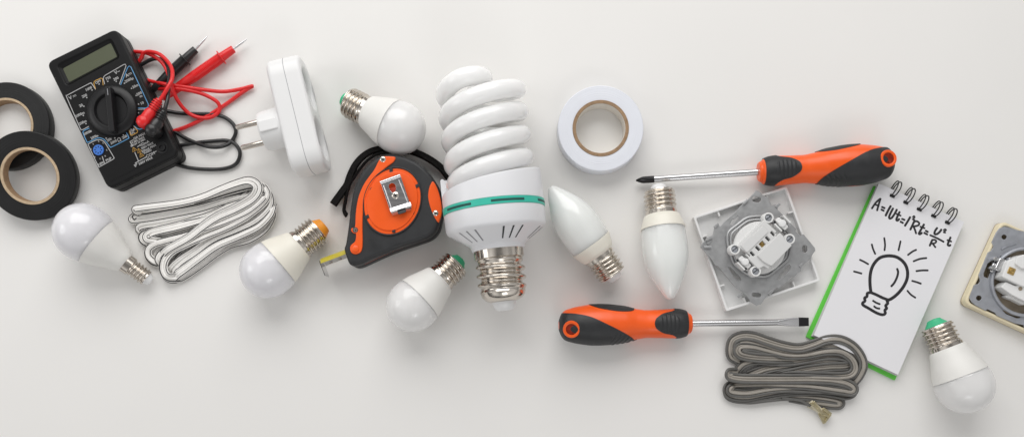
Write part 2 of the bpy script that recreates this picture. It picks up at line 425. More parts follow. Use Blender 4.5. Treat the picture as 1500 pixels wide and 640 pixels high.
# ------------------------------------------------------------------ tape rolls
def tape_roll(th, R, rc, ri, hgt, m_tape, X=None, m_core=None, m_in=None):
    n = 96
    b = MB(); prof = [(1.2, R - 0.6), (2.2, R), (hgt - 2, R), (hgt - 0.6, R - 0.7)]
    steps = 22
    for k in range(1, steps): prof.append((hgt - 0.35 + 0.28 * math.sin(k * 2.4) * (k % 3) / 2, R - 0.7 - (R - rc - 0.7) * k / steps))
    prof += [(hgt - 0.5, rc), (0.5, rc), (0.2, rc + 1)]
    prof.append((0.3, (R + rc) / 2)); prof.append((1.2, R - 0.6))
    b.lathe(prof, n, X, axis='z', cap0=False, cap1=False); th.part('tape', b, m_tape, sharp=50)
    c = MB(); c.lathe([(0.6, rc - 0.2), (hgt + 0.2, rc - 0.2), (hgt + 0.5, rc - 0.8), (hgt + 0.1, rc - 2.0), (hgt + 0.5, rc - 2.6), (hgt + 0.3, ri + 0.9), (hgt - 0.3, ri + 0.5), (0.6, ri + 0.5), (0.3, rc - 1)], n, X, axis='z', cap0=False, cap1=False)
    co_ = th.part('core', c, m_core or M['card'])
    c = MB(); c.lathe([(0.5, ri + 0.4), (0.5, ri), (hgt - 0.7, ri), (hgt - 0.4, ri + 0.4)], n, X, axis='z', cap0=False, cap1=False); th.part('core_lining', c, m_in or m_core or M['card'], co_)

GT = 'rolls of black electrical tape'
t2 = Thing('tape_roll', 'roll of black electrical tape lying flat underneath another roll at the left edge', 'tape', ground(8.5, 184, 17), 0.4, GT)
tape_roll(t2, 63, 40, 36, 17, M['tape_black'], None, M['card_pale'], M['card'])
t1 = Thing('tape_roll', 'roll of black electrical tape propped at a slant on top of the other roll', 'tape', ground(45.5, 256, 24), 0, GT)
dirv = Vector((-38, 71, 0)).normalized(); ax = Vector((dirv.y, -dirv.x, 0))
ang = math.radians(12.3)
XT = Matrix.Translation((0, 0, 62 * math.sin(ang) + 0.5)) @ Matrix.Rotation(ang, 4, ax)
tape_roll(t1, 63, 40.5, 36, 17, M['tape_black'], XT, M['card_pale'], M['card'])
t3 = Thing('tape_roll', 'roll of white electrical tape with brown cardboard core, above the candle bulbs', 'tape', ground(880, 188, 29), 0.2)
tape_roll(t3, 61.5, 40.4, 35, 29, M['tape_white'], None, M['card'], M['lining'])

# ------------------------------------------------------------------ multimeter
t = Thing('multimeter', 'black digital multimeter with grey display and a big round selector dial', 'multimeter', ground(164.5, 159.5, 38), math.radians(26.2))
ZT = 38.0
def rrect(w, h, r, cx=0, cy=0, n=6): return round_poly([(cx - w / 2, cy - h / 2), (cx + w / 2, cy - h / 2), (cx + w / 2, cy + h / 2), (cx - w / 2, cy + h / 2)], r, n)
zm = Zf(60, 30, 4.924)
rec = [t.l2(*zm(x, y), ZT) for x, y in ((120, 325), (505, 135), (565, 265), (187, 468))]
b = MB(); b.plate(rrect(112, 201, 11), [], 0, 15, 2.0); b.plate(rrect(110.5, 199.5, 11), [], 14, 17, 0.5); b.plate(rrect(112, 201, 11), [], 16, 33.5, 1.0)
bd = t.part('body', b, M['black'])
b = MB(); b.plate(rrect(111.6, 200.6, 11), [round_poly(rec, 5)], 33, ZT, 3.6, res=3)
t.part('front_cover', b, M['black'])
lcd = [t.l2(*zm(x, y), 34.5) for x, y in ((160, 350), (503, 166), (548, 262), (204, 446))]
b = MB(); c0 = round_poly(rec, 5); c1 = round_poly(lcd, 1.5)
c1 = [c1[(i)] for i in range(len(c1))]
b.grid([[(x, y, ZT - 0.6) for x, y in c0], [(x, y, 34.2) for x, y in c1]]); fr = t.part('display_bezel', b, M['black'])
b = MB(); b.plate(round_poly([t.l2(*zm(x, y), 34.2) for x, y in ((158, 348), (505, 163), (551, 264), (202, 449))], 2), [], 33.4, 34.4, 0.2)
t.part('display', b, M['lcd'])
# label sheet
z3 = Zf(95, 90, 5.819); z7 = Zf(110, 170, 7.113)
def m3(x, y, z=ZT + 0.5): return t.l(*z3(x, y), z)
def m7(x, y, z=ZT + 0.5): return t.l(*z7(x, y), z)
b = MB(); b.plate(rrect(101, 124, 4, 0, -29.5), [], ZT - 0.2, ZT + 0.35, 0.1); lab = t.part('label_sheet', b, M['black_gloss'])
W, U, O = MB(), MB(), MB(); LW = 0.55
def line(mb, f, pts, w=LW): mb.tube(smooth([f(x, y) for x, y in pts], 3) if len(pts) > 8 else [f(x, y) for x, y in pts], w, 6, flat=0.35)
line(W, m3, [(205, 555), (152, 583), (138, 580), (128, 565), (18, 312), (18, 295), (30, 285), (210, 190), (225, 190), (235, 200), (262, 242)])
line(O, m3, [(262, 238), (247, 190), (250, 175), (262, 165), (308, 145), (322, 150), (326, 205)])
line(W, m3, [(340, 197), (328, 150), (330, 135), (345, 120), (500, 30), (515, 26), (522, 40), (465, 197)])
line(U, m3, [(475, 202), (535, 55), (548, 42), (562, 48), (712, 368), (708, 392), (690, 399), (615, 400)])
line(W, m3, [(612, 412), (720, 406)]); line(U, m3, [(600, 470), (660, 478)])
line(U, m3, [(575, 540), (618, 575), (640, 580), (668, 570)])
line(U, m7, [(148, 128), (98, 150), (84, 165), (84, 180), (120, 264), (138, 274), (225, 234), (262, 230), (300, 244), (335, 285), (365, 322), (385, 322), (545, 240), (557, 222), (528, 162)])
line(W, m7, [(142, 290), (215, 254), (255, 248), (292, 262), (318, 290), (402, 428), (402, 442), (390, 454), (268, 522), (250, 530), (240, 520), (140, 310), (138, 298), (142, 290)])
line(W, m7, [(282, 420), (305, 490)])
O3 = MB(); line(O3, m7, [(562, 150), (580, 200), (590, 204), (648, 172), (652, 155), (600, 92)])
line(W, m7, [(600, 315), (572, 268), (608, 248)]); line(W, m7, [(648, 322), (672, 308)]); line(W, m7, [(622, 378), (660, 470)]); line(W, m7, [(625, 492), (742, 428)]); line(W, m7, [(826, 378), (848, 366)])
for k, (a, q) in enumerate(((612, 514), (618, 522), (626, 530))): line(W, m7, [(a, q), (a + 36 - k * 12, q - 20 + k * 5)], 0.45)
line(W, m7, [(640, 500), (630, 484)], 0.45)
def txt(mb, f, s, x, y, size, bold=0.10):
    p = f(x, y); mb.text(s, p.x, p.y, ZT + 0.5, size, 0, ext=0.12, bold=bold)
for s, x, y in (('1000', 203, 236), ('200', 168, 296), ('20', 138, 378), ('2000m', 128, 455), ('200m', 153, 522), ('750', 368, 146), ('200', 436, 150), ('2000µ', 548, 160), ('20m', 600, 213), ('200', 634, 276), ('m', 648, 298), ('10', 658, 358)):
    txt(W, m3, s, x, y, 5.2)
txt(W, m3, 'OFF', 284, 177, 5.0); txt(W, m3, 'V', 48, 313, 7); txt(W, m3, 'V~', 446, 92, 7); txt(W, m3, 'A', 530, 122, 7)
for (x, y) in ((82, 296), (555, 108)):
    p = m3(x, y); W.box((p.x, p.y + 0.8, ZT + 0.3), (5, 0.7, 0.3))
    for q in (-1.9, 0, 1.9): W.box((p.x + q, p.y - 0.8, ZT + 0.3), (1.1, 0.7, 0.3))
for (x, y) in ((232, 246), (187, 310), (162, 384), (158, 462), (180, 532), (292, 195), (366, 172), (438, 172), (508, 188), (568, 232), (608, 292), (628, 366), (628, 440), (602, 518)):
    p = m3(x, y); W.plate(circle(p.x, p.y, 0.95, 10), [], ZT + 0.3, ZT + 0.6)
for (x, y) in ((165, 157), (236, 208), (324, 233), (414, 231), (503, 199), (582, 140), (632, 62)):
    p = m7(x, y); W.plate(circle(p.x, p.y, 0.95, 10), [], ZT + 0.3, ZT + 0.6)
for s, x, y, sz in (('2000k', 128, 176, 5), ('200k', 196, 222, 5), ('20k', 356, 248, 5), ('2000', 402, 272, 5), ('Ω', 460, 250, 7.5), ('200', 516, 220, 5), ('10A', 596, 150, 5), ('DC', 600, 176, 4.4),
                    ('NPN', 274, 496, 5), ('PNP', 350, 454, 5), ('10A MAX', 668, 212, 4.6), ('10 SEC MAX', 650, 254, 4.0), ('EACH 15 MIN', 655, 280, 3.8), ('VΩmA', 722, 288, 5.2),
                    ('500V MAX', 752, 312, 4.2), ('200mA MAX', 768, 338, 4.2), ('FUSED', 756, 372, 4.2), ('COM', 785, 406, 6), ('500V MAX', 735, 468, 4.8)):
    txt(W, m7, s, x, y, sz)
for s, x, y in (('E', 190, 294), ('B', 246, 266), ('C', 294, 282), ('E', 330, 356), ('B', 314, 418), ('C', 262, 446), ('E', 168, 346), ('B', 206, 428)): txt(W, m7, s, x, y, 3.0, 0.03)
for x, y in ((615, 350), (668, 362), (690, 408)):
    O2 = MB(); p = m7(x, y); tri = [(p.x + 3.7 * math.sin(a), p.y - 0.4 + 3.7 * math.cos(a), ZT + 0.5) for a in (0, 2.094, 4.189)]
    O2.tube(tri + [tri[0]], 0.5, 6, flat=0.4); O2.box((p.x, p.y - 1.1, ZT + 0.3), (0.6, 2.3, 0.3)); t.part('warning_triangle', O2, M['print_orange'], lab)
t.part('white_marking', W, M['print_white'], lab); t.part('blue_marking', U, M['print_blue'], lab); t.part('orange_marking', O, M['print_orange'], lab); t.part('orange_marking', O3, M['print_orange'], lab)
# dial
kc = m3(400, 418, 42)
b = MB(); Xk = Matrix.Translation((kc.x, kc.y, ZT))
b.lathe([(0, 36), (3.2, 35.6), (5.0, 34.2), (7.5, 25), (7.2, 23.8), (3.6, 21.5), (3.3, 0.05)], 80, Xk, axis='z'); dk = t.part('selector_dial', b, M['knob'])
p0 = m3(372, 222, 52); p1 = m3(408, 606, 52); dv = (p1 - p0); L_ = dv.length; rot = math.atan2(dv.y, dv.x); mid = (p0 + p1) / 2
b = MB(); b.box((mid.x, mid.y, ZT + 1), (L_, 8.6, 17), rot, 1.6); t.part('dial_grip', b, M['knob'], dk)
b = MB(); e0 = p0 + dv * 0.04; e1 = p0 + dv * 0.2; b.box(((e0.x + e1.x) / 2, (e0.y + e1.y) / 2, ZT + 17.9), (L_ * 0.14, 1.0, 0.4), rot); t.part('dial_pointer', b, M['slot_grey'], dk)
p = m7(246, 356)
b = MB(); b.plate(circle(p.x, p.y, 7.6, 28), [], ZT, ZT + 2.0, 0.5); bs = t.part('transistor_socket', b, M['sock_blue'])
b = MB()
for k in range(8):
    a = k * PI / 4 + 0.3; b.plate(circle(p.x + 4.6 * math.cos(a), p.y + 4.6 * math.sin(a), 1.2, 8, 0.75, a), [], ZT + 1.9, ZT + 2.15)
t.part('socket_hole', b, M['black_gloss'], bs)
for (x, y) in ((905, 330),):
    p = m7(x, y); b = MB(); b.lathe([(0, 8.5), (0.9, 8.3), (1.0, 6.2), (0.6, 5.6), (2.6, 5.2), (2.6, 3.4), (0.8, 3.2), (0.8, 0.05)], 36, Matrix.Translation((p.x, p.y, ZT)), axis='z'); t.part('jack', b, M['knob'])

# ------------------------------------------------------------------ test leads
z4 = Zf(190, 40, 2.909); zq = Zf(235, 40, 7.114)
def lead(name, label, m, plug_px, neck_px, cable, probe, tipneedle, zp):
    o = ground(*plug_px, 50); T = Thing(name, label, 'test lead', Vector((o.x, o.y, 0)), 0, 'multimeter test leads')
    hd = T.l(*plug_px, 52); nk = T.l(*neck_px, 50); d = (nk - hd); Ln = d.length; dn = d.normalized()
    b = MB(); b.lathe([(38.3, 8.2), (39, 9), (55, 9.2), (59, 8.2), (61.2, 5.5), (62, 0.05)], 32, Matrix.Translation((hd.x, hd.y, 0)), axis='z')
    q = dn.to_track_quat('X', 'Z').to_matrix().to_4x4(); Xp = Matrix.Translation((hd.x, hd.y, 52)) @ q
    prof = [(0, 8.6), (Ln * 0.45, 8.2), (Ln * 0.5, 7.2)]
    x = Ln * 0.52
    while x < Ln * 0.93: prof += [(x, 7.0), (x + 1.6, 6.8), (x + 1.9, 5.0), (x + 3.0, 4.9), (x + 3.2, 6.6)]; x += 3.6
    prof += [(Ln, 5.2), (Ln + 2, 4.6), (Ln + 2.5, 2.5)]
    b.lathe(prof, 28, Xp); T.part('plug', b, m)
    for part in cable:
        pts = [T.l(*z4(x, y), zz) for x, y, zz in part]
        b = MB(); b.tube(smooth(pts, 8), 2.8, 12); T.part('cable', b, m)
    (xa, ya), (xb, yb) = probe                                     # tail and front ends of the handle
    a = T.l(*zq(xa, ya), zp); c = T.l(*zq(xb, yb), zp); d = c - a; Ln = d.length; q = d.normalized().to_track_quat('X', 'Z').to_matrix().to_4x4(); Xp = Matrix.Translation(a) @ q
    prof = [(0, 3.5), (2, 4.6), (14, 6.0), (Ln * 0.45, 7.6)]; x = Ln * 0.45
    while x < Ln - 24: prof += [(x + 0.5, 7.9), (x + 1.2, 7.9), (x + 1.6, 7.3), (x + 2.0, 7.3)]; x += 2.1
    prof += [(Ln - 23, 7.4), (Ln - 22, 6.6), (Ln - 20, 6.5), (Ln - 1, 5.6), (Ln, 5.0)]
    b = MB(); b.lathe(prof, 32, Xp); pr = T.part('probe', b, m)
    b = MB(); b.lathe([(Ln - 22.5, 5), (Ln - 22.3, 10.6), (Ln - 21, 10.6), (Ln - 20.6, 6)], 36, Xp); T.part('finger_guard', b, m, pr)
    n0 = c; n1 = T.l(*zq(*tipneedle), zp); d = n1 - n0; Ln2 = d.length; q = d.normalized().to_track_quat('X', 'Z').to_matrix().to_4x4()
    b = MB(); b.lathe([(-1, 1.6), (Ln2 * 0.72, 1.55), (Ln2 * 0.76, 1.25), (Ln2 - 1, 0.8), (Ln2, 0.15)], 16, Matrix.Translation(n0) @ q); T.part('needle', b, M['steel'], pr)

lead('test_lead', 'red test lead with red plug in the meter and red needle probe', M['red'], z3(675, 518), z3(800, 338),
     [[(122, 318, 50), (140, 296, 50), (163, 256, 49), (180, 222, 44), (180, 180, 34), (160, 145, 24), (125, 115, 18), (85, 105, 12), (60, 112, 9), (48, 135, 7), (30, 160, 4)],
      [(15, 105, 4), (38, 106, 5), (75, 112, 8), (120, 135, 12), (150, 168, 16), (172, 220, 24), (188, 280, 22), (220, 335, 14), (265, 375, 8), (325, 388, 7), (368, 372, 7), (384, 345, 7), (368, 315, 10), (310, 285, 13), (240, 268, 18), (180, 262, 18), (120, 262, 7), (70, 255, 4)],
      [(60, 220, 4), (95, 232, 7), (150, 243, 17), (230, 255, 19), (320, 268, 14), (400, 275, 8), (470, 265, 6), (510, 255, 6), (523, 252, 6), (505, 262, 5), (470, 285, 5), (425, 318, 4), (370, 355, 4), (300, 397, 4), (240, 425, 4), (190, 442, 4), (150, 455, 4)]],
     ((20, 745), (762, 228)), (902, 124), 10.8)
lead('test_lead', 'black test lead with black plug in the meter and black needle probe', M['pvc_black'], z3(748, 590), z3(842, 436),
     [[(144, 365, 50), (153, 340, 50), (163, 295, 46), (165, 250, 36), (168, 200, 24), (155, 155, 14), (128, 136, 10), (95, 138, 8), (65, 152, 6), (30, 172, 4)],
      [(95, 350, 4), (160, 358, 4), (220, 368, 4), (290, 370, 4), (350, 371, 4), (405, 385, 4), (442, 415, 4), (452, 450, 4), (430, 490, 4), (390, 509, 9), (340, 510, 10), (290, 496, 6), (240, 474, 4), (200, 450, 4), (160, 430, 4)],
      [(170, 505, 4), (225, 502, 4), (290, 492, 4), (350, 486, 4), (410, 483, 4), (448, 497, 4), (470, 535, 4), (455, 580, 4), (410, 601, 4), (340, 606, 4), (260, 600, 4), (200, 586, 4), (150, 575, 4)]],
     ((-85, 660), (368, 232)), (490, 95), 8.6)

# ------------------------------------------------------------------ plug adapter
t = Thing('plug_adapter', 'white two way plug adapter standing on its long edge with two metal pins', 'plug adapter', ground(431, 163, 68), math.radians(13.8))
YX = Matrix(((0, 0, 1, 0), (1, 0, 0, 0), (0, 1, 0, 0), (0, 0, 0, 1)))          # plate (x,y) -> (y,z), thickness -> x
LL, HH = 165, 70
out = rrect(LL, HH, 30, 0, HH / 2, 10)
out2 = rrect(LL - 1.6, HH - 1.6, 33, 0, HH / 2, 10)
hl = [circle(-37, HH / 2, 28, 48), circle(37, HH / 2, 28, 48)]
b = MB(); b.plate(out, [], -25, 9, 7, X=YX, res=4); bk = t.part('rear_shell', b, M['white'])
b = MB(); b.plate(rrect(LL + 0.3, HH + 0.3, 30, 0, HH / 2, 10), [], -0.35, 0.35, 0.1, X=YX); t.part('seam', b, M['slot_grey'], bk)
b = MB(); b.plate(rrect(LL - 0.5, HH - 0.5, 30, 0, HH / 2, 10), hl, -8, 23, 6, X=YX, res=4); fs = t.part('front_shell', b, M['white'])
for s in (-37, 37):
    b = MB(); b.plate(circle(s, HH / 2, 28.5, 40), [], 1, 9, 0.4, X=YX)
    sk = t.part('socket_well', b, M['white'])
    h_ = MB()
    for q in (-15, 15): h_.plate(circle(s + q, HH / 2, 4, 16), [], 8.8, 9.3, 0, X=YX)
    t.part('contact_hole', h_, M['slot'], sk)
b = MB(); Xp = Matrix.Translation((-25, -8, 35)); b.lathe([(2, 30), (-3, 29.6), (-5, 28.6), (-28, 27.4), (-31, 26), (-32, 23)], 64, Xp)
b.box((-41, -8, 59), (27, 16, 5.5), 0, 1.5); b.box((-41, -8, 5.5), (27, 16, 5.5), 0, 1.5); pl = t.part('plug', b, M['white'])
for s in (-15, 15):
    b = MB(); b.lathe([(-30, 3.9), (-63.5, 3.9), (-66, 3.2), (-67, 1.8), (-67.3, 0.05)], 24, Matrix.Translation((-25, -8 + s, 36))); t.part('pin', b, M['nickel'], pl)

# ------------------------------------------------------------------ tape measure
t = Thing('tape_measure', 'orange and black tape measure with steel belt clip and black wrist strap', 'tape measure', ground(560, 310, 50), 0)
zt = Zf(450, 200, 2.909); z5 = Zf(540, 220, 5.333); z6 = Zf(460, 320, 7.11); zs_ = Zf(470, 210, 5.818)
TZ = 54.0
body = [(165, 455), (158, 478), (168, 515), (180, 542), (198, 551), (222, 546), (262, 528), (330, 497), (400, 470), (470, 447), (520, 428), (552, 398), (565, 360), (574, 300), (572, 245), (552, 200), (515, 150), (470, 112), (430, 92), (390, 80), (345, 78), (300, 90), (258, 122), (222, 170), (198, 230), (185, 300), (176, 380)]
bp = smooth([Vector((*zt(x, y), 0)) for x, y in body], 4, True)
o3 = [t.l2(p.x, p.y, TZ - 3) for p in bp]
b = MB(); cx = sum(p[0] for p in o3) / len(o3); cy = sum(p[1] for p in o3) / len(o3)
inn = [(cx + (x - cx) * 0.97, cy + (y - cy) * 0.97) for x, y in o3]
b.plate(o3, [], 0.5, 25, 5, res=3); b.plate(o3, [], 29, TZ, 5.5, res=3); bd = t.part('body', b, M['rubber'])
b = MB(); b.plate(inn, [], 22, 32, 0.5); t.part('middle_shell', b, M['orange'])
def tl(pts, f, z): return [t.l2(*f(x, y), z) for x, y in pts]
strip = [(375, 88), (350, 84), (322, 86), (305, 102), (286, 140), (262, 172), (240, 205), (222, 245), (212, 285), (206, 330), (203, 383), (189, 390), (187, 402), (198, 412), (207, 415), (204, 445), (186, 462), (182, 480), (190, 496), (208, 501), (226, 493), (234, 475), (236, 440), (235, 390), (236, 340), (241, 290), (254, 243), (275, 200), (305, 160), (345, 125), (368, 108)]
def sm2(pts, n=3): return [(p.x, p.y) for p in smooth([Vector((x, y, 0)) for x, y in pts], n, True)]
b = MB(); b.plate(tl(sm2(strip), zt, TZ + 2), [], TZ - 2, TZ + 2, 1.4); sp = t.part('side_trim', b, M['orange'])
for (x, y, r) in ((205, 398, 4.6),):
    p = t.l(*zt(x, y), TZ + 2); b = MB(); b.plate(circle(p.x, p.y, 3.9, 20), [], TZ + 1.9, TZ + 2.15); t.part('screw_hole', b, M['slot'], sp)
p = t.l(*zt(205, 478), TZ + 2); b = MB(); b.lathe([(TZ + 1.5, 5.2), (TZ + 3.2, 4.8), (TZ + 4, 3.2), (TZ + 4.2, 0.05)], 24, Matrix.Translation((p.x, p.y, 0)), axis='z'); t.part('button', b, M['orange'], sp)
sl = [(538, 192), (556, 225), (570, 275), (574, 325), (566, 352), (558, 366), (540, 340), (524, 300), (515, 258), (518, 225), (527, 200)]
b = MB(); b.plate(tl(sm2(sl), zt, TZ + 1), [], TZ - 4, TZ + 1.2, 1.4); sp2 = t.part('corner_trim', b, M['orange'])
el = []
for k in range(64):
    a = 2 * PI * k / 64; x = 112 * math.cos(a); y = 143 * math.sin(a); ro = 0.42
    el.append((363 + x * math.cos(ro) - y * math.sin(ro) * 0.9, 276 + x * math.sin(ro) + y * math.cos(ro) * 0.98))
def ein(sc): return [(363 + (x - 363) * sc * 1.05, 276 + (y - 276) * sc * 1.03) for x, y in el]
b = MB(); b.plate(tl(ein(1.05), zt, TZ), [tl(ein(1.0), zt, TZ)], TZ - 1, TZ + 2.2, 1.0); t.part('face_rim', b, M['rubber'])
b = MB(); b.plate(tl(ein(1.0), zt, TZ), [], TZ - 1, TZ + 1.0, 0.4); b.plate(tl(ein(0.90), zt, TZ), [], TZ + 0.5, TZ + 2.6, 1.2); fc = t.part('face_plate', b, M['orange'])
b = MB()
for (x, y) in ((358, 148), (470, 210), (445, 322), (369, 398), (256, 342), (280, 227)):
    b = MB(); p = t.l(*zt(x, y), TZ + 1); c = t.l(*zt(363, 276), TZ + 1); b.box((p.x, p.y, TZ), (7.5, 4.6, 2.4), math.atan2(c.y - p.y, c.x - p.x), 0.5); t.part('notch', b, M['rubber'], fc)
# belt clip
CZ = TZ + 9
cl = [(96, 262), (250, 200), (325, 425), (170, 478)]
ct = [t.l(*z5(x, y), CZ) for x, y in cl]
hole = [t.l2(*z5(x, y), CZ) for x, y in ((158, 288), (160, 268), (178, 258), (200, 262), (212, 278), (214, 300), (208, 328), (184, 332), (168, 312))]
b = MB(); b.plate(round_poly([(p.x, p.y) for p in ct], 2), [hole], CZ - 0.8, CZ + 0.6, 0.4)
a0, a1 = t.l(*z5(92, 255), CZ), t.l(*z5(248, 198), CZ); b.tube([a0, a1], 2.6, 14)
l0 = [t.l(*z5(x, y), CZ + 1) for x, y in ((165, 455), (325, 405))]; l1 = [t.l(*z5(x, y), CZ + 3) for x, y in ((172, 480), (333, 430))]; l2 = [t.l(*z5(x, y), CZ - 3) for x, y in ((186, 510), (334, 462))]; l3 = [t.l(*z5(x, y), CZ - 7) for x, y in ((188, 514), (334, 468))]
b.grid([l0, l1, l2, l3], False)
for (x, y, x2, y2) in ((118, 275, 186, 470), (238, 232, 312, 420)): b.tube([t.l(*z5(x, y), CZ + 0.6), t.l(*z5(x2, y2), CZ + 0.6)], 1.1, 8)
cp = t.part('belt_clip', b, M['steel'])
b = MB(); q0 = t.l2(*z5(238, 488), CZ + 1); q1 = t.l2(*z5(280, 474), CZ + 1); b.plate(slot(q0, q1, 2.0), [], CZ - 2.5, CZ + 1.6, 0.2); t.part('clip_slot', b, M['slot'], cp)
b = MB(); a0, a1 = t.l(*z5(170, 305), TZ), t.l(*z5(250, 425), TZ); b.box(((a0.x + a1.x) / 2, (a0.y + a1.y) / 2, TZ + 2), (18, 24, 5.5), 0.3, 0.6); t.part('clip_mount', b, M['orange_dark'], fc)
def screw(px, py, z, r, par):
    p = t.l(px, py, z); b = MB(); b.lathe([(z - 3, r), (z - 0.4, r), (z + 0.5, r * 0.75), (z + 0.8, 0.05)], 20, Matrix.Translation((p.x, p.y, 0)), axis='z'); o = t.part('screw', b, M['nickel'], par)
    b = MB()
    for k in (0.5, 0.5 + PI / 2): b.box((p.x, p.y, z + 0.2), (r * 1.2, r * 0.34, 0.75), k)
    t.part('screw_cross', b, M['slot'], o)
screw(*zt(322, 97), TZ + 2.4, 4.2, sp); screw(*zt(205, 398), TZ + 2.2, 3.0, sp); screw(*zt(547, 326), TZ + 1.6, 4.0, sp2); screw(*z5(208, 352), CZ + 1.2, 5.0, cp)
# blade on edge with hook
p0 = t.l(*z6(340, 378), 40); p1 = t.l(*z6(80, 475), 40); d = (p1 - p0); d.z = 0; d.normalize(); nrm = Vector((d.y, -d.x, 0))
if nrm.y < 0: nrm = -nrm                                            # towards the top of the plan
b, b2 = MB(), MB()
def sect(p, off):
    r = []
    for k in range(9):
        u = k / 8; z = 12 + 34 * u; r.append(Vector((p.x, p.y, z)) + nrm * (9.0 * (1 - (2 * u - 1) ** 2) + off))
    return r
pin = p0 - d * 20
b.grid([sect(pin, 0.5), sect(p1, 0.5)], False); b2.grid([sect(pin, 0), sect(p1, 0)], False)
bl = t.part('blade', b, M['yellow']); t.part('blade_back', b2, M['blade_back'], bl)
b = MB(); hk = [Vector((p1.x, p1.y, 0)) + d * 0.6 + nrm * a for a in (5.5, -17)]
b.grid([[Vector((hk[0].x, hk[0].y, 12)), Vector((hk[0].x, hk[0].y, 44))], [Vector((hk[1].x, hk[1].y, 14)), Vector((hk[1].x, hk[1].y, 42))], [Vector((hk[1].x, hk[1].y, 14)) + d * 0.8, Vector((hk[1].x, hk[1].y, 42)) + d * 0.8], [Vector((hk[0].x, hk[0].y, 12)) + d * 0.8, Vector((hk[0].x, hk[0].y, 44)) + d * 0.8]], False)
t.part('end_hook', b, M['steel'], bl)
for q in (10, 24):
    c = Vector((p1.x, p1.y, 20)) - d * q - nrm * 0.3; b = MB(); b.lathe([(-1.5, 2.6), (0.3, 2.4), (0.8, 0.05)], 14, Matrix.Translation(c) @ (-nrm).to_track_quat('X', 'Z').to_matrix().to_4x4()); t.part('rivet', b, M['nickel'], bl)
# strap
s1 = [(665, 272, 12), (650, 250, 12), (630, 234, 13), (607, 223, 14), (585, 217.5, 14), (566, 217.5, 14), (546, 221, 14), (531, 230, 14), (520, 243, 13), (513, 258, 12), (509, 270, 12), (503, 279, 11), (495, 290, 11), (488, 300, 11)]
s2 = [(600, 224, 30), (575, 223, 30), (553, 226, 28), (538, 235, 24), (527, 248, 20), (520, 258, 18), (514, 267, 16), (509, 280, 14), (506, 295, 13), (504, 308, 12), (508, 316, 12)]
b = MB(); b.ribbon(smooth([t.l(*p) for p in s1], 5), 17, 3.2, leanf=lambda u: -0.55 - 0.25 * u)
b.ribbon(smooth([t.l(*p) for p in s2], 5), 14, 3.0, lean=-0.35); t.part('wrist_strap', b, M['webbing'])

# ------------------------------------------------------------------ screwdrivers
HW = [(0, 22), (2, 38), (8, 54), (30, 80), (90, 97), (165, 109), (220, 110), (270, 108), (360, 97), (410, 83), (470, 74.5), (550, 76.5), (620, 80), (660, 77), (698, 66), (701, 57)]
def hw(tt):
    for (a, r), (b_, s) in zip(HW, HW[1:]):
        if a <= tt <= b_:
            u = (tt - a) / (b_ - a); return r + (s - r) * u
    return HW[-1][1]
xs = [HW[-1][0] * i / 260 for i in range(261)]
rad = [hw(x) for x in xs]
for _ in range(5): rad = [rad[0]] + [(rad[max(i - 2, 0)] + rad[i - 1] + rad[i] + rad[i + 1] + rad[min(i + 2, 260)]) / 5 for i in range(1, 260)] + [rad[-1]]
BIG = [(0, 77), (35, 77), (90, 72), (160, 55), (250, 13), (340, -32), (400, -68), (421, -100)]      # edges of the rubber grips
SMALL = [(165, 112), (180, 104), (220, 91), (300, 77), (360, 74), (395, 79), (410, 92)]
FRONT_UP = [(504, 0), (508, 18), (520, 34), (555, 54), (612, 68), (626, 82), (632, 110), (690, 120)]
FRONT_LOW = [(504, 0), (508, -16), (520, -30), (555, -49), (605, -60), (636, -80), (642, -110), (690, -120)]
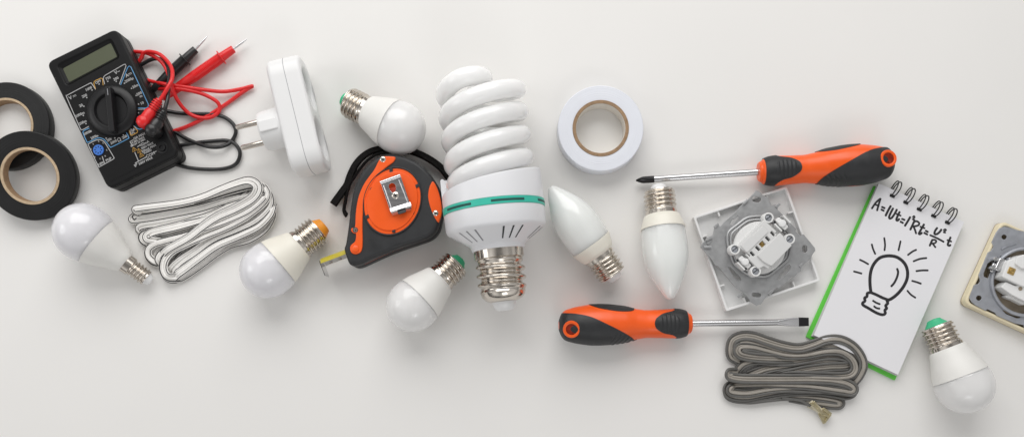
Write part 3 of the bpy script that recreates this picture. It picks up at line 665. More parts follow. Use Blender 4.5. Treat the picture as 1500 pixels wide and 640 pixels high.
def screwdriver(th, sgn, shift, roll_hole, blade):
    k = 1 / 3.75; seg = 132; tilt = math.radians(2.6)
    X = Matrix.Translation((0, 0, 28.5)) @ Matrix.Rotation(tilt, 4, 'Y')
    def sd(a): return math.cos(a) * sgn
    def rr_(i, a):                       # slightly three-lobed grip
        return rad[i] * (1 + 0.012 * math.cos(3 * a))
    rows = [[(xs[i] * k, rr_(i, 2 * PI * j / seg) * k * math.cos(2 * PI * j / seg), rr_(i, 2 * PI * j / seg) * k * math.sin(2 * PI * j / seg)) for j in range(seg)] for i in range(261)]
    b = MB(); b.grid(rows, True, True, True, 0, None, X)
    b.lathe([(701 * k, 14), (701.5 * k, 14.8), (711 * k, 14.2), (716 * k, 12.8), (717 * k, 5)], 48, X)
    hd = th.part('handle', b, M['orange'])
    def itp(L, x):
        if x <= L[0][0]: return L[0][1]
        for (a, r), (b_, q) in zip(L, L[1:]):
            if a <= x <= b_: return r + (q - r) * (x - a) / (b_ - a)
        return L[-1][1]
    def fine(L): return [(p.x, p.y) for p in smooth([Vector((x, y, 0)) for x, y in L], 8)]
    gB, gS = fine(BIG), fine(SMALL); gU = fine(FRONT_UP); gL = fine(FRONT_LOW)
    for nm, xa, xb in (('rear_grip', 0.0, 421.0), ('side_grip', 165.0, 410.0), ('front_grip', 504.0, 690.0)):
        g = MB(); nx_, na = 200, 110
        for half in ((1, -1) if nm == 'front_grip' else (0, )):
            rows = []
            for i in range(nx_ + 1):
                x = xa + (xb - xa) * (0.5 - 0.5 * math.cos(PI * i / nx_)); q = x / HW[-1][0] * 260; ii = min(259, int(q)); fr_ = q - ii
                r = rad[ii] * (1 - fr_) + rad[ii + 1] * fr_
                ac = lambda v: math.acos(max(-1, min(1, v / r)))
                if nm == 'rear_grip': a0 = ac(itp(gB, x) + shift); a1 = 2 * PI - a0
                elif nm == 'side_grip': a1 = ac(itp(gS, x) + shift * 0.4); a0 = -a1
                else: a0, a1 = ac(itp(gU, x)), ac(itp(gL, x)); a0, a1 = (a0, a1) if half > 0 else (-a0, -a1)
                row = []
                for j in range(na + 1):
                    a = a0 + (a1 - a0) * max(0, min(na - 2, j - 1)) / (na - 2)
                    o = 2.6 if 0 < j < na and 0 < i < nx_ else -2.0
                    sx = r * math.cos(a)
                    if nm == 'front_grip' and half > 0:
                        e = ((x - 585) / 62) ** 2 + (sx / 52) ** 2
                        if e < 1: o += 3.5 * min(1, (1 - e) * 4) * (0.55 + 0.45 * math.cos((x - 585) / 22 * 2 * PI))
                    if nm == 'rear_grip' and 270 < x < 412 and sx < -40:
                        o += 1.4 * (1 + math.cos((x - sx * 0.9) / 24 * 2 * PI)) * min(1, (-40 - sx) / 15)
                    rr2 = (r * (1 + 0.012 * math.cos(3 * a)) + o) * k
                    row.append((x * k, rr2 * math.cos(a) * sgn, rr2 * math.sin(a)))
                rows.append(row)
            g.grid(rows, False, False, False, 0, None, X)
        th.part(nm, g, M['rubber'], hd)
    # hanging hole
    ht, hs = 58, roll_hole; zt_ = math.sqrt(max(0, hw(ht) ** 2 - hs ** 2)) * k
    Xh = X @ Matrix.Translation((ht * k, hs * k * sgn, zt_ + 0.6)) @ Matrix.Rotation(-0.16, 4, 'Y') @ Matrix.Rotation(-math.asin(hs / hw(ht)) * sgn * 0.8, 4, 'X')
    b = MB(); b.lathe([(-8, 12), (0.2, 12.2), (1.3, 11.4), (1.5, 9.8), (0.8, 8.2), (-1, 7.6), (-1.2, 7.5)], 40, Xh, axis='z', cap0=False, cap1=False)
    rg = th.part('hanging_hole', b, M['orange'], hd)
    b = MB(); b.lathe([(0.1, 8.3), (0.1, 0.05)], 32, Xh, axis='z'); th.part('hole_shade', b, M['orange_dark'], rg)  # flat disc; its dark orange stands in for shade inside the hole
    x0 = 715 * k
    if blade == 'cross':
        xe = x0 + 150.5; b = MB(); b.lathe([(x0, 4.6), (xe, 4.6), (xe + 0.3, 4)], 32, X); sh = th.part('shaft', b, M['steel'])
        b = MB()
        def rf(tt, r, a):
            u = max(0, (tt - (xe + 8)) / 18); return max(0.02, r * (1 - 0.45 * min(1, u * 1.2) * max(0, math.cos(4 * a)) ** 1.0))
        b.lathe([(xe - 0.5, 4.4), (xe, 5.0), (xe + 8, 5.0), (xe + 14, 5.0), (xe + 17, 4.6), (xe + 20, 3.6), (xe + 23, 2.4), (xe + 25.5, 1.3), (xe + 26, 0.05)], 48, X, rf=rf); th.part('cross_tip', b, M['knob'], sh)
    else:
        xe = x0 + 126; b = MB(); b.lathe([(x0, 4.6), (xe + 2, 4.6), (xe + 3, 3)], 32, X)
        rows = []
        for tt, w, hh in ((xe, 4.6, 4.6), (xe + 8, 4.9, 3.8), (xe + 16, 5.8, 2.8), (xe + 24, 6.4, 2.1), (xe + 34, 6.4, 1.8)):
            q = 2.0 + 4.0 * min(1, (tt - xe) / 24)
            rows.append([(tt, w * math.copysign(abs(math.cos(a)) ** (2 / q), math.cos(a)), hh * math.copysign(abs(math.sin(a)) ** (2 / q), math.sin(a))) for a in [2 * PI * j / 32 for j in range(32)]])
        b.grid(rows, True, False, True, 0, None, X); sh = th.part('shaft', b, M['steel'])
        b = MB(); rows = []
        for tt, w, hh in ((xe + 32, 6.5, 1.9), (xe + 40, 6.3, 1.5), (xe + 47, 6.0, 1.0)):
            rows.append([(tt, y, z) for y, z in ((-w, -hh), (w, -hh), (w, hh), (-w, hh))])
        b.grid(rows, True, True, True, 0, None, X); th.part('flat_tip', b, M['knob'], sh)

GS = 'orange and black screwdrivers'
p = ground(1308, 238.5, 28)
t = Thing('screwdriver', 'orange and black screwdriver with a black cross tip, lying above the white wall socket', 'screwdriver', p, math.radians(180 + 3.5), GS)
screwdriver(t, -1, 0, 9, 'cross')
p = ground(818.6, 476.5, 28)
t = Thing('screwdriver', 'orange and black screwdriver with a flat blade tip, lying below the candle bulbs', 'screwdriver', p, math.radians(0.9), GS)
screwdriver(t, 1, -14, -23, 'flat')

# ------------------------------------------------------------------ white wall socket seen from the back
t = Thing('wall_socket', 'white wall socket lying face down with its grey metal mounting plate showing', 'wall socket', ground(1108, 365, 10), 0)
za = Zf(1000, 260, 3.046); zA = Zf(1010, 270, 5.818); zB = Zf(1100, 270, 5.818); zC = Zf(1040, 350, 5.335)
FZ = 15.0
sq = [t.l2(*za(x, y), FZ) for x, y in ((47, 175), (465, 38), (615, 460), (195, 597))]
c = (sum(p[0] for p in sq) / 4, sum(p[1] for p in sq) / 4)
def shrink(P, dd):
    o = []
    for x, y in P:
        v = Vector((x - c[0], y - c[1])); o.append((c[0] + v.x * (1 - dd / v.length * 1.41), c[1] + v.y * (1 - dd / v.length * 1.41)))
    return o
b = MB(); b.plate(round_poly(sq, 3), [], 0, 5, 1.5); b.plate(round_poly(sq, 3), [round_poly(shrink(sq, 3.6), 2)], 4, FZ, 0.8)
for i in range(4):
    a = Vector(sq[i]); e = Vector(sq[(i + 1) % 4]); dd = (e - a).normalized(); nn = Vector((c[0], c[1])) - (a + e) / 2; nn.normalize(); ang = math.atan2(nn.y, nn.x)
    for u in (0.26, 0.78):
        q = a + (e - a) * u + nn * 6.5; b.box((q.x, q.y, 4), (9, 2.2, 9), ang, 0.4)
t.part('cover_frame', b, M['socket_white'])
PZ = 22.0
pts = [zB(x, y) for x, y in ((40, 48), (75, 60), (100, 92), (150, 112), (162, 150), (180, 180), (205, 168), (235, 182), (226, 212), (385, 380), (380, 402), (418, 432), (450, 425), (545, 540), (550, 565), (530, 590), (505, 635))]
pts += [zC(x, y) for x, y in ((790, 150), (745, 190), (715, 215), (712, 252), (690, 262), (660, 295), (640, 292), (540, 385), (520, 378), (495, 410), (462, 415), (455, 440), (438, 452), (400, 508), (365, 520), (320, 490), (285, 440), (262, 425), (255, 405), (210, 385), (190, 368), (62, 212), (40, 205), (22, 175))]
pts += [zA(x, y) for x, y in ((185, 635), (165, 615), (95, 535), (100, 512), (165, 445), (198, 435), (212, 365), (240, 350), (265, 355), (300, 315), (380, 245), (455, 165), (500, 125), (560, 62))]
outl = [t.l2(x, y, PZ) for x, y in pts]
octp = [za(x, y) for x, y in ((200, 300), (198, 245), (285, 178), (350, 172), (420, 190), (488, 262), (474, 364), (378, 442), (296, 438), (226, 386))]
def lz(f, L, z): return [t.l2(*f(x, y), z) for x, y in L]
holes = [[t.l2(x, y, PZ) for x, y in octp], slot(t.l2(*za(322, 97), PZ), t.l2(*za(338, 99), PZ), 3.8), slot(t.l2(*za(544, 312), PZ), t.l2(*za(545, 324), PZ), 3.6), slot(t.l2(*za(318, 522), PZ), t.l2(*za(340, 524), PZ), 3.2),
         lz(zA, ((370, 345), (345, 340), (375, 285), (405, 262), (420, 280)), PZ), lz(zC, ((525, 310), (594, 216), (620, 200), (632, 215), (625, 240), (545, 318)), PZ), lz(zC, ((140, 218), (160, 218), (242, 300), (245, 322), (215, 325), (180, 285)), PZ),
         slot(t.l2(*za(228, 182), PZ), t.l2(*za(240, 172), PZ), 1.6)]
b = MB(); b.plate(outl, holes, PZ - 2.2, PZ, 0.5)
mp = t.part('mounting_plate', b, M['zinc'])
def ring(P, z, r): b.tube([(x, y, z) for x, y in round_poly([t.l2(x, y, z) for x, y in P], 7, 4)], r, 8, closed=True, flat=1.5)
b = MB(); ring(octp, PZ + 2.5, 2.2)
ring([za(345 + (x_ - 345) * 0.9, 310 + (y_ - 310) * 0.9) for x_, y_ in ((200, 300), (198, 245), (285, 178), (350, 172), (420, 190), (488, 262), (474, 364), (378, 442), (296, 438), (226, 386))], PZ + 4.5, 1.8)
t.part('raised_rim', b, M['zinc'], mp)
for q in (((105, 280), (130, 268)), ((95, 310), (128, 310)), ((290, 100), (272, 118))):
    b = MB(); b.tube([t.l(*za(*q[0]), PZ + 2), t.l(*za(*q[1]), PZ + 3)], 2.0, 8, flat=0.5); t.part('plate_tab', b, M['zinc'], mp)
for q in ((118, 288), (255, 525), (392, 512), (530, 390), (150, 215), (424, 125)):
    b = MB(); p = t.l(*za(*q), PZ); b.box((p.x, p.y, PZ - 0.5), (8, 4, 2.0), 0.75, 0.5); t.part('plate_tab', b, M['zinc'], mp)
# mechanism
mc = t.l(*za(345, 312), 30); b = MB(); b.lathe([(4, 37.5), (29, 37.5), (31, 36), (31, 0.05)], 64, Matrix.Translation((mc.x, mc.y, 0)), axis='z'); ms = t.part('socket_core', b, M['socket_white'])
BZ = 46.0
e1 = Vector((0.715, -0.70)); e2 = Vector((0.70, 0.715)); C0 = Vector((355, 296))
def bp_(a, q, z=BZ):
    v = C0 + e1 * a + e2 * q; return t.l2(*za(v.x, v.y), z)
rotb = math.radians(44.4)
b = MB(); b.plate(round_poly([bp_(-84, -70), bp_(84, -70), bp_(88, 8), bp_(70, 12), bp_(92, 100), bp_(-56, 100), bp_(-60, 78), bp_(-88, 70), bp_(-88, 6), bp_(-70, 2)], 2), [round_poly([bp_(-9, -9), bp_(14, -9), bp_(14, 14), bp_(-9, 14)], 0.5)] + [round_poly([bp_(a - 7, -10), bp_(a + 5, -10), bp_(a + 5, 14), bp_(a - 7, 14)], 0.5) for a in (-58, -24, 38, 70)], 28, BZ - 3, 1.0)
b.plate(round_poly([bp_(-52, 20), bp_(92, 20), bp_(92, 40), bp_(86, 60), bp_(92, 98), bp_(20, 100), bp_(-40, 100), bp_(-52, 60)], 2), [], 30, BZ, 1.0)
b.plate(round_poly([bp_(-74, -64), bp_(-6, -64), bp_(-6, -56), bp_(60, -56), bp_(60, -18), bp_(-74, -18)], 2), [], 30, BZ - 1.5, 0.8)
bk = t.part('terminal_block', b, M['socket_dull'], ms)
b = MB(); p = bp_(2, 2, 40); b.box((p[0], p[1], 34), (7.5, 7.5, 4), rotb, 0.6); b.box((p[0] - 1.5, p[1] + 1.5, 36), (3, 3, 5), rotb, 0.4); t.part('brass_contact', b, M['brass'], bk)
b = MB()
for a in (-59, -25, 37, 69): p = bp_(a, 2, 38); b.box((p[0], p[1], 30), (3.4, 7.6, 2.2), rotb)
t.part('contact_slot', b, M['slot'], bk)
for (x, y) in ((232, 320), (382, 180), (477, 275), (325, 418)):
    p = t.l(*za(x, y), 40); Xs = Matrix.Translation((p.x, p.y, 0))
    b = MB(); b.lathe([(26, 7.8), (41, 7.6), (42, 7.0), (42, 5.4), (37, 5.2)], 32, Xs, axis='z', cap1=False); bs = t.part('screw_post', b, M['socket_white'], ms)
    b = MB(); b.lathe([(36, 5.0), (38.6, 4.8), (39.2, 4.0), (39.3, 0.05)], 24, Xs, axis='z'); b.box((p.x, p.y, 39.35), (8, 1.2, 0.15), 0.7, mi=1); t.part('terminal_screw', b, [M['zinc_blue'], M['slot']], ms)
for (x, y, r0) in ((275, 378, 0), (440, 207, PI)):
    p = t.l(*za(x, y), 34); b = MB()
    b.box((p.x, p.y, 24), (20, 8, 14), rotb + PI / 2, 1.5)
    for q in (-1, 1):
        dx = q * 8.5; b.box((p.x + dx * math.cos(rotb), p.y + dx * math.sin(rotb), 24), (2.2, 15, 17), rotb, 0.6)
    cb = t.part('cable_clamp', b, M['socket_white'], ms)
    b = MB(); b.lathe([(36, 5.2), (40, 5.4), (41.5, 4.2), (42, 0.05)], 20, Matrix.Translation((p.x, p.y, 0)), axis='z'); t.part('clamp_stud', b, M['white'], cb)
    b = MB()
    for q in (-1, 1):
        a2 = rotb + PI / 2; b.box((p.x + q * 8.2 * math.cos(a2), p.y + q * 8.2 * math.sin(a2), 30), (3.2, 10, 6), a2, 0.5)
    t.part('clamp_spring', b, M['slot'], cb)

# ------------------------------------------------------------------ cream wall socket at the right edge
t = Thing('wall_socket', 'cream framed wall socket lying face down, cut off by the right edge', 'wall socket', ground(1498, 414, 12), 0)
zE = Zf(1400, 320, 6.4); zF = Zf(1400, 400, 6.4)
FZ = 16.0
ed, er = Vector((-0.418, 0.909)), Vector((0.909, 0.418)); TL = Vector((1467.5, 322.5)); SD = 134
cq = [TL, TL + er * SD, TL + er * SD + ed * SD, TL + ed * SD]
sq = [t.l2(p.x, p.y, FZ) for p in cq]; c = (sum(p[0] for p in sq) / 4, sum(p[1] for p in sq) / 4)
b = MB(); b.plate(round_poly(sq, 11, 6), [round_poly(shrink(sq, 5.0), 8, 6)], 1.5, FZ, 2.4, res=3)
for i in range(4):
    a = Vector(sq[i]); e = Vector(sq[(i + 1) % 4]); nn = Vector((c[0], c[1])) - (a + e) / 2; nn.normalize(); ang = math.atan2(nn.y, nn.x)
    for u in (0.22, 0.75): q = a + (e - a) * u + nn * 6; b.box((q.x, q.y, 4), (9, 2, 11), ang, 0.4)
fr = t.part('cover_frame', b, M['cream'])
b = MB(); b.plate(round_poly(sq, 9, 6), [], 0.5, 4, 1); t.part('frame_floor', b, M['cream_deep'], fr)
half = [zE(x, y) for x, y in ((640, 118), (575, 108), (505, 84), (460, 76), (412, 90), (382, 130), (340, 222), (356, 262), (335, 302), (305, 316), (215, 530), (226, 562), (228, 590), (212, 612), (172, 622))] + [zF(x, y) for x, y in ((172, 112), (128, 228), (150, 270), (188, 300), (280, 350), (300, 336), (370, 370), (386, 396), (560, 470), (640, 485))]
CC = (1501.0, 413.0)
full = half + [(2 * CC[0] - x, 2 * CC[1] - y) for x, y in half]
PZ = 17.5
def L2(P, z): return [t.l2(x, y, z) for x, y in P]
def both(P): return [L2(P, PZ), L2([(2 * CC[0] - x, 2 * CC[1] - y) for x, y in P], PZ)]
cc = t.l2(*CC, PZ); hol = [circle(cc[0], cc[1], 46.5, 56)]
for P in ([zE(455 + 25 * math.cos(a), 173 + 23 * math.sin(a)) for a in [k * PI / 8 for k in range(16)]], [zF(218 + 26 * math.cos(a), 232 + 24 * math.sin(a)) for a in [k * PI / 8 for k in range(16)]],
          [zE(x, y) for x, y in ((300, 420), (340, 395), (345, 450), (305, 560), (265, 545), (262, 515))], [zF(x, y) for x, y in ((435, 345), (470, 350), (560, 380), (605, 395), (605, 420), (570, 420), (470, 380))]):
    hol += both(P)
b = MB(); b.plate(L2(full, PZ), hol, PZ - 2.4, PZ, 0.5); mp = t.part('mounting_plate', b, M['zinc_blue'])
b = MB(); b.tube([(cc[0] + 48 * math.cos(k * PI / 32), cc[1] + 48 * math.sin(k * PI / 32), PZ + 1.2) for k in range(64)], 2.6, 8, closed=True)
b.tube(smooth([t.l(*zE(x, y), PZ + 0.6) for x, y in ((430, 290), (480, 262), (570, 235))], 4), 1.0, 6)
t.part('raised_rim', b, M['zinc_blue'], mp)
b = MB(); b.plate(circle(cc[0], cc[1], 50, 48), [], 3.5, 9, 0.5); ms = t.part('socket_core', b, M['socket_inner'])
b = MB()
b.plate(round_poly(L2([zE(540, 375), zE(640, 335), zE(800, 400), zE(800, 520), zE(640, 640), zE(560, 605), zE(435, 545), zE(490, 400)], 38), 2), [], 12, 38, 1.2)
b.plate(round_poly(L2([zE(575, 360), zE(640, 340), zE(800, 420), zE(800, 470), zE(620, 470), zE(560, 425)], 42), 2), [], 30, 42, 1.2)
b.plate(round_poly(L2([zF(470, 80), zF(560, 120), zF(640, 100), zF(800, 160), zF(800, 330), zF(640, 262), zF(525, 205), zF(490, 180), zF(420, 130)], 32), 2), [], 12, 33, 1.2)
b.plate(round_poly(L2([zF(470, 205), zF(520, 215), zF(640, 270), zF(640, 300), zF(540, 250), zF(470, 225)], 22), 1), [], 10, 22, 0.6)
bk = t.part('terminal_block', b, M['socket_white'], ms)
p = t.l(*zE(525, 492), 39); b = MB(); b.box((p.x, p.y, 35), (10, 10, 4), -0.4, 0.6); b.lathe([(39, 3.2), (40, 2.8), (39.4, 1.0), (39.2, 0.05)], 20, Matrix.Translation((p.x, p.y, 0)), axis='z'); t.part('brass_contact', b, M['brass'], bk)
p = t.l(*zF(605, 145), 33); b = MB(); b.lathe([(30, 3), (33.6, 2.8), (33.8, 0.05)], 18, Matrix.Translation((p.x, p.y, 0)), axis='z'); t.part('terminal_screw', b, M['socket_inner'], bk)
b = MB(); p = t.l(*zE(400, 440), 20); b.box((p.x, p.y, 12), (13, 20, 16), -0.42, 2.5)
p = t.l(*zE(345, 460), 20); b.box((p.x, p.y, 13), (6, 15, 10), -0.42, 2); p = t.l(*zE(455, 440), 24); b.box((p.x, p.y, 14), (2, 24, 18), -0.42, 0.6)
for x, y in ((372, 380), (410, 485), (345, 465)): p = t.l(*zE(x, y), 24); b.lathe([(16, 4), (27, 3.6), (29, 2), (29.3, 0.05)], 16, Matrix.Translation((p.x, p.y, 0)), axis='z')
t.part('claw_clamp', b, M['steel'], mp)
p = t.l(*zE(428, 362), 18); b = MB(); b.plate(circle(p.x, p.y, 2.2, 14), [], PZ - 0.2, PZ + 0.25); t.part('plate_hole', b, M['slot'], mp)

# ------------------------------------------------------------------ notepad
t = Thing('notepad', 'white spiral notepad with green cover, handwritten formula and drawn bulb', 'notepad', ground(1303, 409, 8), math.radians(-24.2))
zn = Zf(1170, 250, 2.0); zt5 = Zf(1265, 260, 5.819); zd = Zf(1240, 340, 4.923)
NZ = 15.0
pg = [t.l2(*zn(x, y), NZ) for x, y in ((235, 37), (485, 150), (291, 597), (45, 481))]
pl_ = [t.l2(*zn(x, y), 8) for x, y in ((233, 40), (482, 154), (288, 600), (40, 484))]
cv = [t.l2(*zn(x, y), 2) for x, y in ((219, 44), (475, 156), (281, 614), (20, 486))]
# wire holes along the top edge
feet = [zt5(x, y) for x, y in ((245, 158), (360, 214), (475, 273), (597, 329), (715, 385))]
ux = Vector((pg[1][0] - pg[0][0], pg[1][1] - pg[0][1], 0)).normalized(); uy = Vector((-ux.y, ux.x, 0)); ra = math.atan2(ux.y, ux.x)
hols = []
for f in feet:
    p = t.l(*f, NZ); hols.append(round_poly([((p + ux * a + uy * q).x, (p + ux * a + uy * q).y) for a, q in ((-3.8, -2), (3.8, -2), (3.8, 2.2), (-3.8, 2.2))], 0.8))
b = MB(); b.plate(round_poly(cv, 2), [], 0.8, 3.2, 0.6); t.part('back_cover', b, M['green'])
b = MB()
for k in range(7):
    u = k / 6; q = [(pl_[i][0] * (1 - u) + pg[i][0] * u + random.uniform(-.5, .5), pl_[i][1] * (1 - u) + pg[i][1] * u + random.uniform(-.5, .5)) for i in range(4)]
    b.plate(q, hols, 3.4 + k * 1.5, 4.7 + k * 1.5, 0.1)
t.part('page_block', b, M['paper_edge'])
b = MB(); b.plate(round_poly(pg, 1.0), hols, NZ - 0.9, NZ, 0.1); tp = t.part('top_page', b, M['paper'])
for f in feet:
    p = t.l(*f, NZ); b = MB()
    for s in (-1, 1):
        cpt = p + ux * (1.9 * s) + uy * 11.5; cir = []
        for k in range(33):
            a = PI + 0.35 - 2 * PI * k / 32 * 0.97
            cir.append(Vector((cpt.x, cpt.y, 13.6)) + uy * (11.5 * math.cos(a)) + Vector((0, 0, 12.6 * math.sin(a))) + ux * s * 0.6 * math.sin(a))
        b.tube(cir, 0.9, 8)
    b.tube([p - ux * 3 + Vector((0, 0, 0.3)), p + ux * 3 + Vector((0, 0, 0.3))], 2.2, 8)  # added black bar, imitates the shade in the punched hole
    t.part('wire_ring', b, M['knob'])
ink = MB(); zc = [0]
def stroke(f, pts, w=2.1, taper=0.0):
    zc[0] += 1; P = [t.l(*f(x, y), NZ + 0.12 + 0.01 * (zc[0] % 7)) for x, y in pts]
    P = smooth(P, 4) if len(P) > 2 else P
    e = (P[0] - P[1]).normalized() * w * 0.5; e2 = (P[-1] - P[-2]).normalized() * w * 0.5
    P = [P[0] + e] + P + [P[-1] + e2]; n = len(P) - 1
    ink.tube(P, w, 8, flat=0.12, rr=lambda u: w * (0.45 if u == 0 or u == 1 else (1 - taper * u)), fixed=True)
q = 1.45
stroke(zt5, [(70, 265), (100, 220), (125, 195), (145, 180)], q); stroke(zt5, [(145, 180), (132, 220), (115, 282)], q); stroke(zt5, [(92, 228), (132, 242)], q * .9)
stroke(zt5, [(155, 250), (182, 262)], q); stroke(zt5, [(150, 272), (174, 284)], q)
stroke(zt5, [(232, 242), (210, 280), (188, 326)], q * 1.15)
stroke(zt5, [(252, 262), (232, 300), (218, 335), (225, 350), (245, 338), (270, 300), (284, 272)], q * 1.1)
stroke(zt5, [(308, 292), (285, 340), (280, 362), (292, 366), (305, 352)], q * 1.1); stroke(zt5, [(280, 310), (318, 326)], q * .9)
stroke(zt5, [(325, 352), (352, 362)], q); stroke(zt5, [(313, 375), (338, 388)], q)
stroke(zt5, [(398, 336), (375, 375), (352, 412)], q * 1.1)
stroke(zt5, [(418, 338), (430, 328), (436, 340), (418, 356), (438, 362)], q * .75)
stroke(zt5, [(432, 372), (415, 410), (398, 445)], q * 1.1); stroke(zt5, [(428, 378), (452, 372), (474, 388), (465, 408), (420, 418)], q); stroke(zt5, [(425, 415), (440, 450), (448, 478)], q)
stroke(zt5, [(516, 398), (488, 446), (472, 476), (482, 482), (498, 470)], q * 1.1); stroke(zt5, [(482, 418), (522, 432)], q * .9)
stroke(zt5, [(528, 452), (550, 464)], q); stroke(zt5, [(515, 470), (545, 486)], q)
stroke(zt5, [(628, 428), (608, 458), (606, 482), (628, 480), (650, 462), (664, 442)], q * 1.1)
stroke(zt5, [(682, 450), (692, 440), (704, 448), (682, 466), (700, 470)], q * .75)
stroke(zt5, [(566, 490), (625, 516), (684, 548)], q * .95)
stroke(zt5, [(588, 528), (575, 555), (564, 582)], q * 1.05); stroke(zt5, [(586, 530), (610, 532), (620, 545), (604, 560), (576, 562)], q * .9); stroke(zt5, [(590, 562), (602, 580), (614, 595)], q * .9)
stroke(zt5, [(742, 508), (724, 550), (718, 572), (730, 580), (742, 574)], q * 1.1); stroke(zt5, [(712, 532), (750, 546)], q * .9)
B_ = 2.3
stroke(zd, [(176, 432), (170, 380), (170, 320), (182, 260), (210, 212), (250, 180), (310, 170), (368, 182), (415, 220), (438, 270), (438, 330), (412, 390), (372, 440), (330, 475), (302, 488)], B_)
stroke(zd, [(365, 262), (372, 290), (362, 330), (342, 368), (322, 390)], 1.6)
stroke(zd, [(176, 434), (215, 450), (260, 472), (302, 488)], B_ * .9)
stroke(zd, [(172, 434), (150, 440), (148, 462), (130, 474), (134, 494), (116, 510), (122, 526), (160, 548), (215, 580), (258, 594), (280, 584), (276, 562), (290, 548), (282, 528), (298, 512), (292, 494), (302, 488)], B_ * .9)
stroke(zd, [(190, 492), (215, 508), (242, 518)], 1.4); stroke(zd, [(198, 532), (215, 545), (240, 550)], 1.4)
for p in (((272, 40), (278, 90), (274, 132)), ((182, 86), (192, 122), (208, 158)), ((390, 64), (382, 100), (375, 132)), ((504, 126), (475, 140), (442, 165)), ((578, 186), (530, 192), (482, 210)), ((588, 275), (545, 275), (502, 280)), ((538, 371), (508, 360), (472, 350)), ((498, 472), (465, 450), (438, 420)), ((95, 198), (125, 212), (158, 231)), ((52, 282), (82, 290), (110, 298))):
    stroke(zd, p, 1.35)
t.part('handwriting', ink, M['ink'], tp)

# ------------------------------------------------------------------ white twin cable
def twin(T, A, B, f, strands, r, stripe=True, seg=17, kick=0, dups=((0, 0),)):
    """flat two-core cable: every run of the folded bundle follows its own traced path, some runs lie side by side"""
    c = 0
    for idx, (zz, pts) in enumerate(strands):
        Z = [zz[0] + (zz[1] - zz[0]) * i / (len(pts) - 1) for i in range(len(pts))] if isinstance(zz, tuple) else [zz] * len(pts)
        base = smooth([T.l(*f(x, y), z) for (x, y), z in zip(pts, Z)], 7); n = len(base)
        for di, (off, dz) in enumerate(dups):
            c += 1; ph = c * 1.9 + kick; P = []
            for i in range(n):
                tg = base[min(i + 1, n - 1)] - base[max(i - 1, 0)]; tg.z = 0; tg.normalize(); sd = Vector((tg.y, -tg.x, 0))
                w_ = off + (0.0 if di == 0 else 1.3 * math.sin(ph + i * 0.06)); e = min(1, min(i, n - 1 - i) / (0.10 * n))
                z_ = base[i].z + dz + 1.0 * math.sin(ph * 1.7 + i * 0.05)
                P.append(Vector((base[i].x, base[i].y, max(r * 1.05, 1.6 + (z_ - 1.6) * (0.25 + 0.75 * e)))) + sd * w_)
            a_, b_ = [], []
            for i in range(n):
                tg = P[min(i + 1, n - 1)] - P[max(i - 1, 0)]; tg.normalize(); sd = tg.cross(Vector((0, 0, 1))).normalized(); up = sd.cross(tg)
                an = 0.6 * math.sin(ph + i * 0.045) + 0.25; o = (sd * math.cos(an) + up * math.sin(an)) * r
                a_.append(P[i] + o); b_.append(P[i] - o)
            if c % 2: a_, b_ = b_, a_
            A.tube(a_, r, seg, fixed=True)
            st = [(3, 4, 5), (2, 3), (4, 5), (3, 4)][c % 4] if stripe else ()
            B.tube(b_, r, seg, fixed=True, mf=(lambda i, j: 1 if j in st else 0))

